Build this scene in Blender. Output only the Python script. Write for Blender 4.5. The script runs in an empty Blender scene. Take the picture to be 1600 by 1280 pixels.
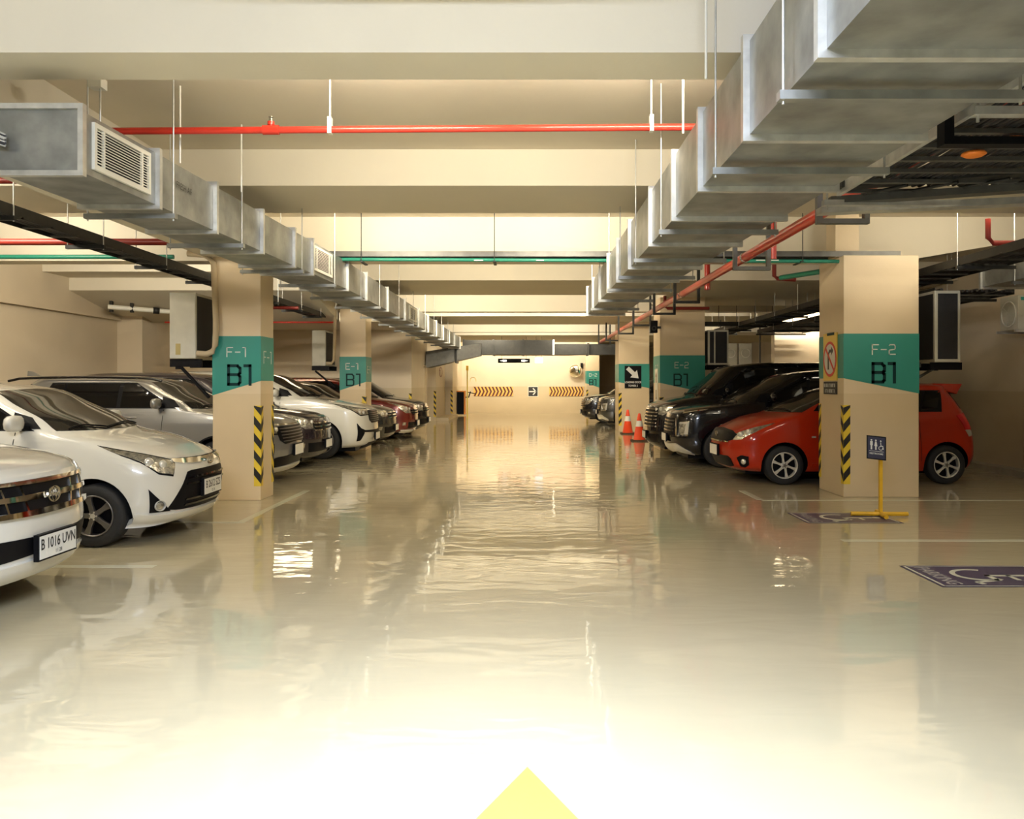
import bpy, bmesh, math, random
from mathutils import Vector, Matrix
random.seed(7)
D = bpy.data
COL = bpy.context.scene.collection
scene = bpy.context.scene

# ------------------------------------------------------------------ camera, exposure, world, lamps
CH = 1.475                      # camera height
cam_d = D.cameras.new('camera'); cam = D.objects.new('camera', cam_d); COL.objects.link(cam)
cam.location = (0, 0, CH); cam.rotation_euler = (math.pi/2, 0, 0)
cam_d.sensor_width = 36; cam_d.lens = 36*1300/1600
cam_d.shift_x = -26/1600; cam_d.shift_y = -40/1600
cam_d.clip_start = 0.05; cam_d.clip_end = 200
scene.camera = cam
vs = scene.view_settings
vs.view_transform = 'Standard'; vs.look = 'None'; vs.gamma = 1; vs.use_curve_mapping = False
vs.exposure = 0.3
w = D.worlds.new('world'); scene.world = w; w.use_nodes = True
w.node_tree.nodes['Background'].inputs[0].default_value = (1, .86, .66, 1)
w.node_tree.nodes['Background'].inputs[1].default_value = 0.05
WARM = (1.0, .89, .70); COOL = (.70, .79, 1.0); SOFT = (1.0, .91, .76)
LAMPS = []
def area(name, loc, sx, sy, power, color, rot=(0, 0, 0), spread=180):
    l = D.lights.new(name, 'AREA'); l.shape = 'RECTANGLE'; l.size = sx; l.size_y = sy
    l.energy = power; l.color = color; l.spread = math.radians(spread)
    o = D.objects.new(name, l); COL.objects.link(o); o.location = loc; o.rotation_euler = rot
    return o
UP = (math.pi, 0, 0)
# (x, y, z, along, length, watts, colour): one record per tube fitting; built further down as modelled fittings, added fills included
TUBES = [
    # (x, y, z, length, watts, colour, 'down' or 'back': 'back' fittings sit on the far face of a beam and shine up the aisle, where it is
    ('cool white batten over the aisle, nearest the viewer', .3, 1.0, 3.66, 1.5, 165, COOL, 'down'), ('cool white batten over the aisle, just before the first beam', -.5, 2.9, 3.66, 1.5, 100, COOL, 'down'),
    ('cool white batten over the aisle behind the viewer', -.8, -1.2, 3.66, 1.5, 200, COOL, 'down'),
    ('added cool white fill batten on the unseen beam behind the viewer, left', -1.2, -1.66, 3.60, 1.5, 105, COOL, 'back'), ('added cool white fill batten on the unseen beam behind the viewer, right', .4, -1.66, 3.60, 1.5, 105, COOL, 'back'),  # unseen fill pair, added to whiten the face of the first beam
    ('batten behind the first beam, left of the aisle centre', -1.0, 5.29, 3.60, 1.2, 32, SOFT, 'back'), ('batten behind the first beam, beside the large duct', .7, 5.29, 3.60, 1.2, 32, SOFT, 'back'),
    ('batten behind the first beam, over the restroom decals', 4.6, 5.29, 3.60, 1.2, 12, WARM, 'back'), ('added off-frame fill batten over the right bay, nearest the decals', 5.4, 6.7, 3.66, 1.2, 60, SOFT, 'down'), ('added off-frame fill batten over the left bay, nearest the white cars', -5.7, 6.9, 3.66, 1.2, 45, SOFT, 'down'), ('batten behind the first beam, over the white hatchback', -6.3, 5.29, 3.60, 1.2, 50, SOFT, 'back'),  # the two ceiling battens are off-frame fills added to lift columns and floor
    ('batten behind the second beam, beside the grilled duct', -1.75, 9.39, 3.58, 1.2, 44, WARM, 'back'), ('batten behind the second beam, beside the large duct', 0.45, 9.39, 3.58, 1.2, 44, WARM, 'back'),
    ('batten behind the second beam, over the silver crossover', -6.3, 9.39, 3.58, 1.2, 34, SOFT, 'back'), ('batten behind the second beam, over column F-2', 5.4, 9.39, 3.58, 1.2, 18, WARM, 'back'),
    ('batten behind the third beam, left of the aisle centre', -1.7, 11.70, 3.52, 1.2, 56, WARM, 'back'), ('batten behind the third beam, right of the aisle centre', .5, 11.70, 3.52, 1.2, 56, WARM, 'back'),
    ('batten behind the third beam, left bay by column F-1', -5.0, 11.70, 3.52, 1.2, 100, SOFT, 'back'), ('batten behind the third beam, left bay by the wall', -7.4, 11.70, 3.52, 1.2, 30, SOFT, 'back'),
    ('batten behind the third beam, right bay', 6.3, 11.72, 3.56, 1.2, 7, WARM, 'back'),
    ('batten behind the fourth beam, left of the aisle', -1.8, 18.09, 3.58, 1.2, 90, WARM, 'back'), ('batten behind the fourth beam, right of the aisle', 1.2, 18.09, 3.58, 1.2, 45, WARM, 'back'),
    ('batten behind the fifth beam, left of the aisle', -1.6, 21.69, 3.58, 1.2, 60, WARM, 'back'), ('batten behind the fifth beam, right of the aisle', 1.4, 21.69, 3.58, 1.2, 60, WARM, 'back'),
    ('batten behind the fifth beam, left bay by column E-1', -6.2, 21.69, 3.52, 1.2, 75, SOFT, 'back'), ('batten behind the fifth beam, lighting the white wall patch', 7.25, 21.69, 3.40, 1.0, 60, SOFT, 'back'),
    ('batten behind the sixth beam, left of the aisle', -1.6, 27.04, 3.58, 1.2, 50, WARM, 'back'), ('batten behind the sixth beam, right of the aisle', 1.3, 27.04, 3.58, 1.2, 50, WARM, 'back'),
    ('batten behind the seventh beam, left of the aisle', -1.4, 29.84, 3.56, 1.2, 80, WARM, 'back'), ('batten behind the seventh beam, right of the aisle', 1.6, 29.84, 3.56, 1.2, 80, WARM, 'back'),
    ('batten behind the last beam, left over the chevrons', -1.7, 38.54, 3.56, 1.5, 130, WARM, 'back'), ('batten behind the last beam, right over the chevrons', 1.5, 38.54, 3.56, 1.5, 130, WARM, 'back'),
    ('batten behind the sixth beam, dim right bay', 5.4, 27.04, 3.58, 1.2, 40, WARM, 'back'),
]

# ------------------------------------------------------------------ materials
MATS = {}
def mat(name, col, rough=.5, metal=0., spec=.5, coat=0., emit=None, es=0., noise=0., nscale=8., bump=0., bscale=60., dado=None, alpha=None, trans=0.):
    if name in MATS: return MATS[name]
    m = D.materials.new(name); m.use_nodes = True; nt = m.node_tree; b = nt.nodes['Principled BSDF']
    b.inputs['Base Color'].default_value = (*col, 1); b.inputs['Roughness'].default_value = rough
    b.inputs['Metallic'].default_value = metal; b.inputs['Specular IOR Level'].default_value = spec
    b.inputs['Coat Weight'].default_value = coat; b.inputs['Coat Roughness'].default_value = .03
    b.inputs['Transmission Weight'].default_value = trans
    if emit: b.inputs['Emission Color'].default_value = (*emit, 1); b.inputs['Emission Strength'].default_value = es
    m.diffuse_color = (*col, 1)
    geo = None
    if noise or bump or dado:
        geo = nt.nodes.new('ShaderNodeNewGeometry')
    src = None
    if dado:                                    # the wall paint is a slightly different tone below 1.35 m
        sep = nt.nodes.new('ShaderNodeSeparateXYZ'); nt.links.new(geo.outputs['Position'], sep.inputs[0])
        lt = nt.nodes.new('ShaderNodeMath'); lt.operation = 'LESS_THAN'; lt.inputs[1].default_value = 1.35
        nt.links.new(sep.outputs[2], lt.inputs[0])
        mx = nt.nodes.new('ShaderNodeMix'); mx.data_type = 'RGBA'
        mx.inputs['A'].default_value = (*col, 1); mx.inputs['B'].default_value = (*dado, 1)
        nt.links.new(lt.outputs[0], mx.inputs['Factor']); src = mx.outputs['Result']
    if noise:
        n = nt.nodes.new('ShaderNodeTexNoise'); n.inputs['Scale'].default_value = nscale; n.inputs['Detail'].default_value = 6
        nt.links.new(geo.outputs['Position'], n.inputs['Vector'])
        mr = nt.nodes.new('ShaderNodeMapRange'); mr.inputs['From Min'].default_value = .3; mr.inputs['From Max'].default_value = .7
        mr.inputs['To Min'].default_value = 1-noise; mr.inputs['To Max'].default_value = 1+noise*.4
        nt.links.new(n.outputs[0], mr.inputs['Value'])
        mu = nt.nodes.new('ShaderNodeVectorMath'); mu.operation = 'MULTIPLY'
        if src: nt.links.new(src, mu.inputs[0])
        else: mu.inputs[0].default_value = col
        nt.links.new(mr.outputs[0], mu.inputs[1]); src = mu.outputs[0]
    if src: nt.links.new(src, b.inputs['Base Color'])
    if bump:
        n2 = nt.nodes.new('ShaderNodeTexNoise'); n2.inputs['Scale'].default_value = bscale; n2.inputs['Detail'].default_value = 4
        nt.links.new(geo.outputs['Position'], n2.inputs['Vector'])
        bp = nt.nodes.new('ShaderNodeBump'); bp.inputs['Strength'].default_value = bump; bp.inputs['Distance'].default_value = .01
        nt.links.new(n2.outputs[0], bp.inputs['Height']); nt.links.new(bp.outputs[0], b.inputs['Normal'])
    MATS[name] = m
    return m
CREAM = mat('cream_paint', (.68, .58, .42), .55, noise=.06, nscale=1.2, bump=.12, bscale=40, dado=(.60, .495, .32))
CEIL = mat('ceiling_paint', (.72, .645, .50), .75, noise=.08, nscale=.8, bump=.1, bscale=25)
BEAM = mat('beam_paint', (.76, .70, .56), .7, noise=.05, nscale=.9, bump=.1, bscale=25)
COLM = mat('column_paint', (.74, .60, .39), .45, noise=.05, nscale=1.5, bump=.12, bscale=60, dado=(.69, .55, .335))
TEAL = mat('teal_paint', (.030, .27, .22), .4, noise=.05, nscale=3)
DTEAL = mat('dark_teal_lettering', (.003, .030, .032), .5, spec=.2)
WHITEP = mat('white_lettering', (.72, .72, .66), .5)
GALV = mat('galvanised_steel', (.36, .37, .35), .42, metal=.7, noise=.35, nscale=5, bump=.25, bscale=9)
GALVB = mat('galvanised_flange', (.62, .62, .58), .38, metal=.6, noise=.2, nscale=12)
DARKM = mat('dark_metal', (.035, .035, .032), .5, metal=.5, noise=.2, nscale=10)
TRAYM = mat('grey_tray_metal', (.13, .13, .12), .45, metal=.6, noise=.2, nscale=10)
CABLE = mat('black_cable', (.018, .018, .02), .45)
REDP = mat('red_pipe_paint', (.58, .035, .018), .3, coat=.3, noise=.12, nscale=7)
REDD = mat('dark_red_pipe', (.22, .02, .012), .4)
GRNP = mat('green_pipe', (.02, .22, .14), .35)
WPLAS = mat('white_plastic', (.80, .78, .68), .4)
ACBODY = mat('aged_white_enamel', (.55, .53, .43), .5, noise=.1, nscale=6)
ACBLACK = mat('black_coil', (.012, .012, .014), .6, bump=.6, bscale=120)
BLACK = mat('black_plastic', (.006, .006, .007), .45, spec=.12)
RUBBER = mat('tyre_rubber', (.016, .016, .016), .75, bump=.2, bscale=80)
ALLOY = mat('silver_alloy', (.70, .68, .60), .28, metal=.35)
GALLOY = mat('grey_alloy', (.22, .21, .20), .35, metal=.8)
CHROME = mat('chrome', (.78, .77, .74), .08, metal=1.)
GLASS = mat('tinted_glass', (.006, .006, .006), .04, spec=.35)
WGLASS = mat('windscreen_glass', (.022, .020, .016), .05, spec=.55)
LENS = mat('headlamp_lens', (.60, .58, .50), .10, metal=.75, bump=1.0, bscale=22, noise=.6, nscale=16)
LAMPG = mat('lamp_glass', (.85, .84, .78), .05, metal=.6)
TAILR = mat('red_lamp_lens', (.62, .012, .02), .1, coat=.6)
PLATE = mat('plate_white', (.82, .81, .74), .35)
YEL = mat('hazard_yellow', (.78, .56, .04), .45)
HBLK = mat('hazard_black', (.015, .014, .012), .45)
SYEL = mat('yellow_steel', (.80, .46, .02), .4, noise=.08, nscale=10)
ORANGE = mat('orange_plastic', (.85, .075, .02), .4)
OCHRE = mat('chevron_orange', (.80, .48, .10), .45)
MAROON = mat('chevron_maroon', (.10, .018, .012), .45)
PURPLE = mat('purple_floor_vinyl', (.085, .065, .11), .35, noise=.1, nscale=8)
FLINE = mat('floor_line_paint', (.66, .65, .50), .2)
FYEL = mat('floor_arrow_yellow', (.86, .70, .09), .3)
FWHT = mat('floor_symbol_white', (.68, .67, .52), .3)
NAVY = mat('navy_sign_face', (.02, .018, .05), .35)
SRED = mat('sign_red', (.65, .03, .015), .4)
SYELL = mat('sign_yellow', (.85, .60, .10), .4)
CONC = mat('concrete', (.40, .36, .27), .7, noise=.15, nscale=6)
STOPB = mat('worn_wheel_stop', (.16, .13, .08), .8, noise=.6, nscale=14)
LIT = mat('lit_white_panel', (.8, .9, 1), .4, emit=(.75, .9, 1), es=1.6)
MIRROR = mat('convex_mirror', (.85, .82, .74), .04, metal=1.)
PIPEINS = mat('beige_insulation', (.50, .40, .25), .7)
def paint(name, col, metal=0., rough=.25): return mat('car_paint_'+name, col, rough, metal=metal, coat=1.)

def floor_material():
    m = D.materials.new('epoxy_floor'); m.use_nodes = True; nt = m.node_tree; b = nt.nodes['Principled BSDF']
    L = nt.links.new
    geo = nt.nodes.new('ShaderNodeNewGeometry')
    n = nt.nodes.new('ShaderNodeTexNoise'); n.inputs['Scale'].default_value = .45; n.inputs['Detail'].default_value = 5
    L(geo.outputs['Position'], n.inputs['Vector'])
    cr = nt.nodes.new('ShaderNodeValToRGB')
    cr.color_ramp.elements[0].position = .3; cr.color_ramp.elements[0].color = (.50, .435, .28, 1)
    cr.color_ramp.elements[1].position = .7; cr.color_ramp.elements[1].color = (.57, .505, .33, 1)
    L(n.outputs[0], cr.inputs[0]); L(cr.outputs[0], b.inputs['Base Color'])
    b.inputs['Roughness'].default_value = .5
    b.inputs['Specular IOR Level'].default_value = .3
    b.inputs['Coat Weight'].default_value = 1.; b.inputs['Coat IOR'].default_value = 1.62
    b.inputs['Coat Roughness'].default_value = .035
    # trowel ripples in the clear coat: broad waves plus small ones
    mp = nt.nodes.new('ShaderNodeMapping'); mp.inputs['Scale'].default_value = (1.2, 2.6, 1)
    L(geo.outputs['Position'], mp.inputs[0])
    n1 = nt.nodes.new('ShaderNodeTexNoise'); n1.inputs['Scale'].default_value = 1.6; n1.inputs['Detail'].default_value = 2.5
    n1.inputs['Distortion'].default_value = .4
    L(mp.outputs[0], n1.inputs['Vector'])
    b1 = nt.nodes.new('ShaderNodeBump'); b1.inputs['Strength'].default_value = 1.; b1.inputs['Distance'].default_value = .0042
    L(n1.outputs[0], b1.inputs['Height'])
    L(b1.outputs[0], b.inputs['Coat Normal'])
    return m
FLOOR = floor_material()

# ------------------------------------------------------------------ mesh helpers
class MB:
    def __init__(s): s.v = []; s.f = []; s.m = []; s.sm = []
    def add(s, vs, fs, mi=0, smooth=False):
        o = len(s.v); s.v += [tuple(p) for p in vs]
        for f in fs: s.f.append(tuple(i+o for i in f)); s.m.append(mi); s.sm.append(smooth)
        return s
    def box(s, x0, x1, y0, y1, z0, z1, mi=0):
        v = [(x, y, z) for z in (z0, z1) for y in (y0, y1) for x in (x0, x1)]
        return s.add(v, [(0, 2, 3, 1), (4, 5, 7, 6), (0, 1, 5, 4), (2, 6, 7, 3), (0, 4, 6, 2), (1, 3, 7, 5)], mi)
    def hexa(s, pts, mi=0):     # 8 points, same order as box
        return s.add(pts, [(0, 2, 3, 1), (4, 5, 7, 6), (0, 1, 5, 4), (2, 6, 7, 3), (0, 4, 6, 2), (1, 3, 7, 5)], mi)
    def cyl(s, p0, p1, r, n=12, r1=None, mi=0, cap=True):
        p0 = Vector(p0); p1 = Vector(p1); a = (p1-p0).normalized(); r1 = r if r1 is None else r1
        t = Vector((0, 0, 1)) if abs(a.z) < .9 else Vector((1, 0, 0))
        u = a.cross(t).normalized(); q = a.cross(u)
        vs = []
        for p, rr in ((p0, r), (p1, r1)):
            for i in range(n):
                an = 2*math.pi*i/n; vs.append(p+u*math.cos(an)*rr+q*math.sin(an)*rr)
        s.add(vs, [(i, (i+1) % n, n+(i+1) % n, n+i) for i in range(n)], mi, True)
        if cap: s.add(vs, [tuple(range(n))[::-1], tuple(range(n, 2*n))], mi)
        return s
    def tube(s, pts, r, n=10, mi=0):
        pts = [Vector(p) for p in pts]; rings = []
        for k, p in enumerate(pts):
            a = (pts[min(k+1, len(pts)-1)]-pts[max(k-1, 0)]).normalized()
            t = Vector((0, 0, 1)) if abs(a.z) < .95 else Vector((0, 1, 0))
            u = a.cross(t).normalized(); q = a.cross(u)
            rings.append([p+u*math.cos(2*math.pi*i/n)*r+q*math.sin(2*math.pi*i/n)*r for i in range(n)])
        vs = [p for rg in rings for p in rg]; fs = []
        for k in range(len(pts)-1):
            for i in range(n): fs.append((k*n+i, k*n+(i+1) % n, (k+1)*n+(i+1) % n, (k+1)*n+i))
        s.add(vs, fs, mi, True); s.add(vs, [tuple(range(n))[::-1], tuple(range(len(vs)-n, len(vs)))], mi)
        return s
    def lathe(s, c, axis, prof, n=32, mi=0):     # prof: (radius, offset along axis)
        c = Vector(c); a = Vector(axis).normalized(); t = Vector((0, 0, 1)) if abs(a.z) < .9 else Vector((1, 0, 0))
        u = a.cross(t).normalized(); q = a.cross(u); vs = []
        for r, h in prof:
            for i in range(n): vs.append(c+a*h+(u*math.cos(2*math.pi*i/n)+q*math.sin(2*math.pi*i/n))*r)
        fs = [(k*n+i, k*n+(i+1) % n, (k+1)*n+(i+1) % n, (k+1)*n+i) for k in range(len(prof)-1) for i in range(n)]
        return s.add(vs, fs, mi, True)
    def ext(s, poly, O, R, U, th, mi=0):         # 2-D polygon on a plane, extruded along R x U
        O, R, U = Vector(O), Vector(R), Vector(U); N = R.cross(U); k = len(poly)
        vs = [O+R*a+U*b for a, b in poly]+[O+R*a+U*b+N*th for a, b in poly]
        area2 = sum(poly[i][0]*poly[(i+1) % k][1]-poly[(i+1) % k][0]*poly[i][1] for i in range(k))
        fs = [tuple(range(k, 2*k)), tuple(range(k))[::-1]]+[(i, (i+1) % k, k+(i+1) % k, k+i) for i in range(k)]
        if area2 < 0: fs = [f[::-1] for f in fs]
        return s.add(vs, fs, mi)
    def stroke(s, pts, wd, O, R, U, th, mi=0, closed=False):   # mitred 2-D stroke as flat boxes
        n = len(pts); seg = n if closed else n-1
        for i in range(seg):
            (a, b), (c, d) = pts[i], pts[(i+1) % n]; l = math.hypot(c-a, d-b) or 1
            ux, uy = (c-a)/l*wd/2, (d-b)/l*wd/2; nx, ny = -uy, ux; q = 1. if abs(ux*uy) < 1e-9 else .15; ex, ey = ux*q, uy*q
            s.ext([(a-ex-nx, b-ey-ny), (c+ex-nx, d+ey-ny), (c+ex+nx, d+ey+ny), (a-ex+nx, b-ey+ny)], O, R, U, th, mi)
        return s
    def ring(s, c, r0, r1, O, R, U, th, n=28, mi=0, a0=0, a1=360, sx=1, sy=1):
        for i in range(n):
            t0 = math.radians(a0+(a1-a0)*i/n); t1 = math.radians(a0+(a1-a0)*(i+1)/n)
            f = lambda r, t: (c[0]+r*math.cos(t)*sx, c[1]+r*math.sin(t)*sy)
            s.ext([f(r0, t0), f(r1, t0), f(r1, t1), f(r0, t1)], O, R, U, th, mi)
        return s
    def disc(s, c, r, O, R, U, th, n=28, mi=0, sx=1, sy=1):
        return s.ext([(c[0]+r*sx*math.cos(2*math.pi*i/n), c[1]+r*sy*math.sin(2*math.pi*i/n)) for i in range(n)], O, R, U, th, mi)
    def build(s, name, mats, parent=None, origin=None, kind=None, label=None, bevel=0, autosmooth=None):
        me = D.meshes.new(name); o0 = Vector(origin) if origin else Vector((0, 0, 0))
        if parent is not None and origin is None: o0 = Vector(parent.get('_o', (0, 0, 0)))
        me.from_pydata([tuple(Vector(p)-o0) for p in s.v], [], s.f)
        if not isinstance(mats, (list, tuple)): mats = [mats]
        for m in mats: me.materials.append(m)
        me.polygons.foreach_set('material_index', s.m); me.polygons.foreach_set('use_smooth', s.sm)
        me.update()
        o = D.objects.new(name, me); COL.objects.link(o)
        if parent is not None:
            o.parent = parent
            if origin is not None: o.location = o0-Vector(parent.get('_o', (0, 0, 0)))
            o['_o'] = tuple(o0)
        else:
            o.location = o0; o['_o'] = tuple(o0)
        if kind: o['kind'] = kind
        if label: o['label'] = label
        if bevel:
            bv = o.modifiers.new('bevel', 'BEVEL'); bv.width = bevel; bv.segments = 2; bv.limit_method = 'ANGLE'
        return o
def tag(o, label, cat, group=None):
    o['label'] = label; o['category'] = cat
    if group: o['group'] = group
    return o
def thing(name, label, cat, loc, group=None, rz=0):
    o = D.objects.new(name, None); o.empty_display_size = .1; COL.objects.link(o); o.location = loc; o.rotation_euler = (0, 0, rz)
    o['_o'] = tuple(loc); return tag(o, label, cat, group)
def local_thing(name, label, cat, group=None):   # built at the origin, placed afterwards
    o = thing(name, label, cat, (0, 0, 0), group); return o
def struct(name, mb, m, **k):
    return mb.build(name, m, kind='structure', **k)
X, Y, Z = Vector((1, 0, 0)), Vector((0, 1, 0)), Vector((0, 0, 1))
FACE = {'-y': (X, Z), '+x': (Y, Z), '-x': (-Y, Z), '+y': (-X, Z)}
def text_verts(s, size, bold=0.0):
    c = D.curves.new('t', 'FONT'); c.body = s; c.size = size; c.align_x = 'CENTER'; c.align_y = 'CENTER'; c.offset = bold; c.resolution_u = 3
    o = D.objects.new('t', c); COL.objects.link(o)
    dg = bpy.context.evaluated_depsgraph_get(); me = D.meshes.new_from_object(o.evaluated_get(dg))
    vs = [(v.co.x, v.co.y) for v in me.vertices]; fs = [tuple(p.vertices) for p in me.polygons]
    D.objects.remove(o); D.curves.remove(c); D.meshes.remove(me)
    return vs, fs
def add_text(mb, s, size, O, R, U, mi=0, sx=1., bold=0.0, th=.0015):
    vs, fs = text_verts(s, size, bold); O, R, U = Vector(O), Vector(R), Vector(U); N = R.cross(U)
    return mb.add([O+R*a*sx+U*b+N*th for a, b in vs], fs, mi)
# thin square-cornered stencil alphabet used on the columns; unit cell 1 high
def glyph(mb, ch, x, y, h, wd, O, R, U, th):
    t = .62*h
    P = {'B': [[(0, 0), (0, 1), (.75, 1), (1, .85), (1, .62), (.85, .52), (0, .52)], [(.85, .52), (1, .4), (1, .12), (.85, 0), (0, 0)]],
         '1': [[(.0, 1), (.45, 1), (.45, 0)]], 'F': [[(0, 0), (0, 1), (1, 1)], [(0, .52), (.8, .52)]],
         'E': [[(1, 0), (0, 0), (0, 1), (1, 1)], [(0, .52), (.8, .52)]], '-': [[(.1, .5), (.9, .5)]],
         '2': [[(0, .9), (.15, 1), (.85, 1), (1, .85), (1, .62), (.9, .52), (.1, .45), (0, .35), (0, 0), (1, 0)]],
         'D': [[(0, 0), (0, 1), (.75, 1), (1, .8), (1, .2), (.75, 0), (0, 0)]]}[ch]
    for pl in P: mb.stroke([(x+a*t, y+b*h) for a, b in pl], wd, O, R, U, th)
    return {'1': .45, '-': 1.}.get(ch, 1.)*t
def stencil(mb, s, cx, y, h, wd, O, R, U, th=.003, gap=.26):
    wid = sum({'1': .45}.get(c, 1.)*.62*h for c in s)+gap*h*(len(s)-1); x = cx-wid/2
    for c in s: x += glyph(mb, c, x, y, h, wd, O, R, U, th)+gap*h
    return mb

# ------------------------------------------------------------------ room shell
ZC = 3.75
fl = MB(); fl.box(-9.4, 12.4, -7, 52, -.12, 0)
floor = struct('floor', fl, FLOOR)
cl = MB(); cl.box(-9.4, 12.4, -7, 52, ZC, ZC+.15)
ceiling = struct('ceiling', cl, CEIL)
def beam(x0, x1, y0, y1, zb, m=BEAM):
    return MB().box(x0, x1, y0, y1, zb, ZC-.001).build('beam', m, ceiling)
beam(-9.1, 8.1, -2.2, -1.7, 3.395)
beam(-9.1, 8.1, 4.82, 5.25, 3.395)
beam(-9.1, 8.1, 8.06, 9.35, 3.395)
beam(-9.1, 5.1, 11.32, 11.66, 3.15)
# right-hand end of the same beam: its underside rises towards the wall
MB().ext([(5.1, 3.15), (8.1, 3.66), (8.1, ZC-.001), (5.1, ZC-.001)], (0, 11.66, 0), X, Z, .34).build('haunched_beam', BEAM, ceiling)
beam(-9.1, -3.3, 15.4, 16.3, 3.555)
beam(-3.3, 3.0, 15.5, 18.05, 3.405)
beam(3.0, 12.3, 15.5, 20.5, 3.405)
b = MB(); b.hexa([(-9.1, 16.3, 3.31), (-4.25, 16.3, 3.31), (-9.1, 18.7, 2.86), (-4.25, 18.7, 2.86), (-9.1, 16.3, ZC), (-4.25, 16.3, ZC), (-9.1, 18.7, ZC), (-4.25, 18.7, ZC)])
b.build('haunched_beam', BEAM, ceiling)
beam(-9.1, 12.3, 21.3, 21.65, 3.325)
beam(-9.1, -3.66, 22.6, 26.0, 3.165)
beam(-3.66, 12.3, 23.7, 27.0, 3.405)
beam(-3.66, 12.3, 29.5, 29.8, 3.315)
beam(-3.66, 12.3, 33.0, 38.5, 3.405)
# girder over the left column row
beam(-4.1, -3.62, -6.9, 11.32, 3.08)
beam(-4.1, -3.62, 11.66, 26.0, 3.20)
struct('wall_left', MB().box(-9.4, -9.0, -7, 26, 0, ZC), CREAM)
struct('trim_1', MB().box(-9.0, -8.9, -6, 18.2, 2.86, 2.94), CREAM)
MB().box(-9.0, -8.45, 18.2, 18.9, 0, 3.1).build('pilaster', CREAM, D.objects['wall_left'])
wb = struct('wall_bay', MB().box(-9.0, -3.66, 26.0, 26.3, 0, ZC).box(-3.95, -3.66, 26.3, 29.8, 0, ZC), CREAM)
struct('wall_recess', MB().box(-9, -3.66, 29.81, 30.0, 0, ZC).box(-5.2, -5.0, 29.8, 37, 0, ZC), CREAM)
pier = struct('wall_pier', MB().box(-4.04, -3.68, 33.0, 36.6, 0, ZC).box(-3.69, -3.36, 36.7, 42, 0, ZC).box(-3.95, -3.2, 33.3, 37.6, 0, .12), CREAM)
struct('wall_far', MB().box(-3.4, 3.35, 41.8, 42.1, 0, ZC), CREAM)
struct('wall_back', MB().box(-9.4, 12.4, -7.3, -7, 0, ZC), CREAM)
struct('wall_right', MB().box(8.0, 8.3, -7, 22.4, 0, ZC), CREAM)
struct('wall_cross', MB().box(6.62, 8.3, 22.4, 22.7, 0, ZC), CREAM)
struct('wall_deep', MB().box(3.35, 12.4, 51, 51.3, 0, ZC).box(3.2, 3.35, 42.1, 51, 0, ZC), CREAM)  # partition and deeper bay added so the right end stays unlit
struct('wall_outer', MB().box(12.3, 12.6, 22.7, 51, 0, ZC), CREAM)
# a low kerb along the right wall
struct('trim_2', MB().box(7.72, 8.0, -6, 22.4, 0, .10), CONC)
# painted bay lines (each a part of the floor)
def line(x0, x1, y0, y1): return MB().box(x0, x1, y0, y1, .0002, .002).build('bay_line', FLINE, floor)
for yy in (7.83, 10.54): line(2.95, 7.7, yy-.05, yy+.05)
line(2.90, 2.99, 10.59, 11.5)
for yy in (1.5, 4.2, 6.72, 8.87): line(-8.6, -3.02, yy-.045, yy+.045)
line(-3.11, -3.02, 8.915, 11.5)
# yellow arrow painted in the aisle in front of the camera
MB().ext([(-.005, 3.20), (-.44, 2.24), (-.16, 2.24), (-.16, 1.1), (.16, 1.1), (.16, 2.24), (.43, 2.24)], (0, 0, .0003), X, Y, .0018).build('arrow_marking', FYEL, floor, label='yellow arrow painted on the floor, its tip pointing down the aisle')

# ------------------------------------------------------------------ columns
def hazard(col, cx, cy, sx, sy, z0, z1, wd=.085, per=.215):
    """L-shaped corner tape; (cx,cy) the arris, sx/sy which way the two arms run"""
    e = .004; mb = MB()
    fy = cy-e if sy > 0 else cy; fx = cx-e if sx > 0 else cx
    O1 = Vector((cx-sx*e, cy-sy*e, 0))
    # arm on the face towards -y/+y, arm on the face towards -x/+x, as thin slabs
    mb.box(min(cx-sx*e, cx+sx*wd), max(cx-sx*e, cx+sx*wd), min(cy-sy*e, cy), max(cy-sy*e, cy), z0, z1, 0)
    mb.box(min(cx-sx*e, cx), max(cx-sx*e, cx), min(cy, cy+sy*wd), max(cy, cy+sy*wd), z0, z1, 0)
    z = z0+.03
    while z < z1-.02:
        h = per*.5; r = .11
        def q(lo, hi): return (max(z0, min(z1, lo)), max(z0, min(z1, hi)))
        a0, a1 = q(z, z+h); b0, b1 = q(z+r, z+r+h)
        if b1 > b0:
            ya = cy-sy*(e+.002); xa = cx-sx*(e+.002)
            mb.add([(cx-sx*e, ya, a0), (cx+sx*wd, ya, b0), (cx+sx*wd, ya, b1), (cx-sx*e, ya, a1)], [(0, 1, 2, 3)], 1)
            mb.add([(xa, cy-sy*e, a0), (xa, cy+sy*wd, b0), (xa, cy+sy*wd, b1), (xa, cy-sy*e, a1)], [(0, 1, 2, 3)], 1)
        z += per
    return mb.build('hazard_tape', [YEL, HBLK], col)
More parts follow.
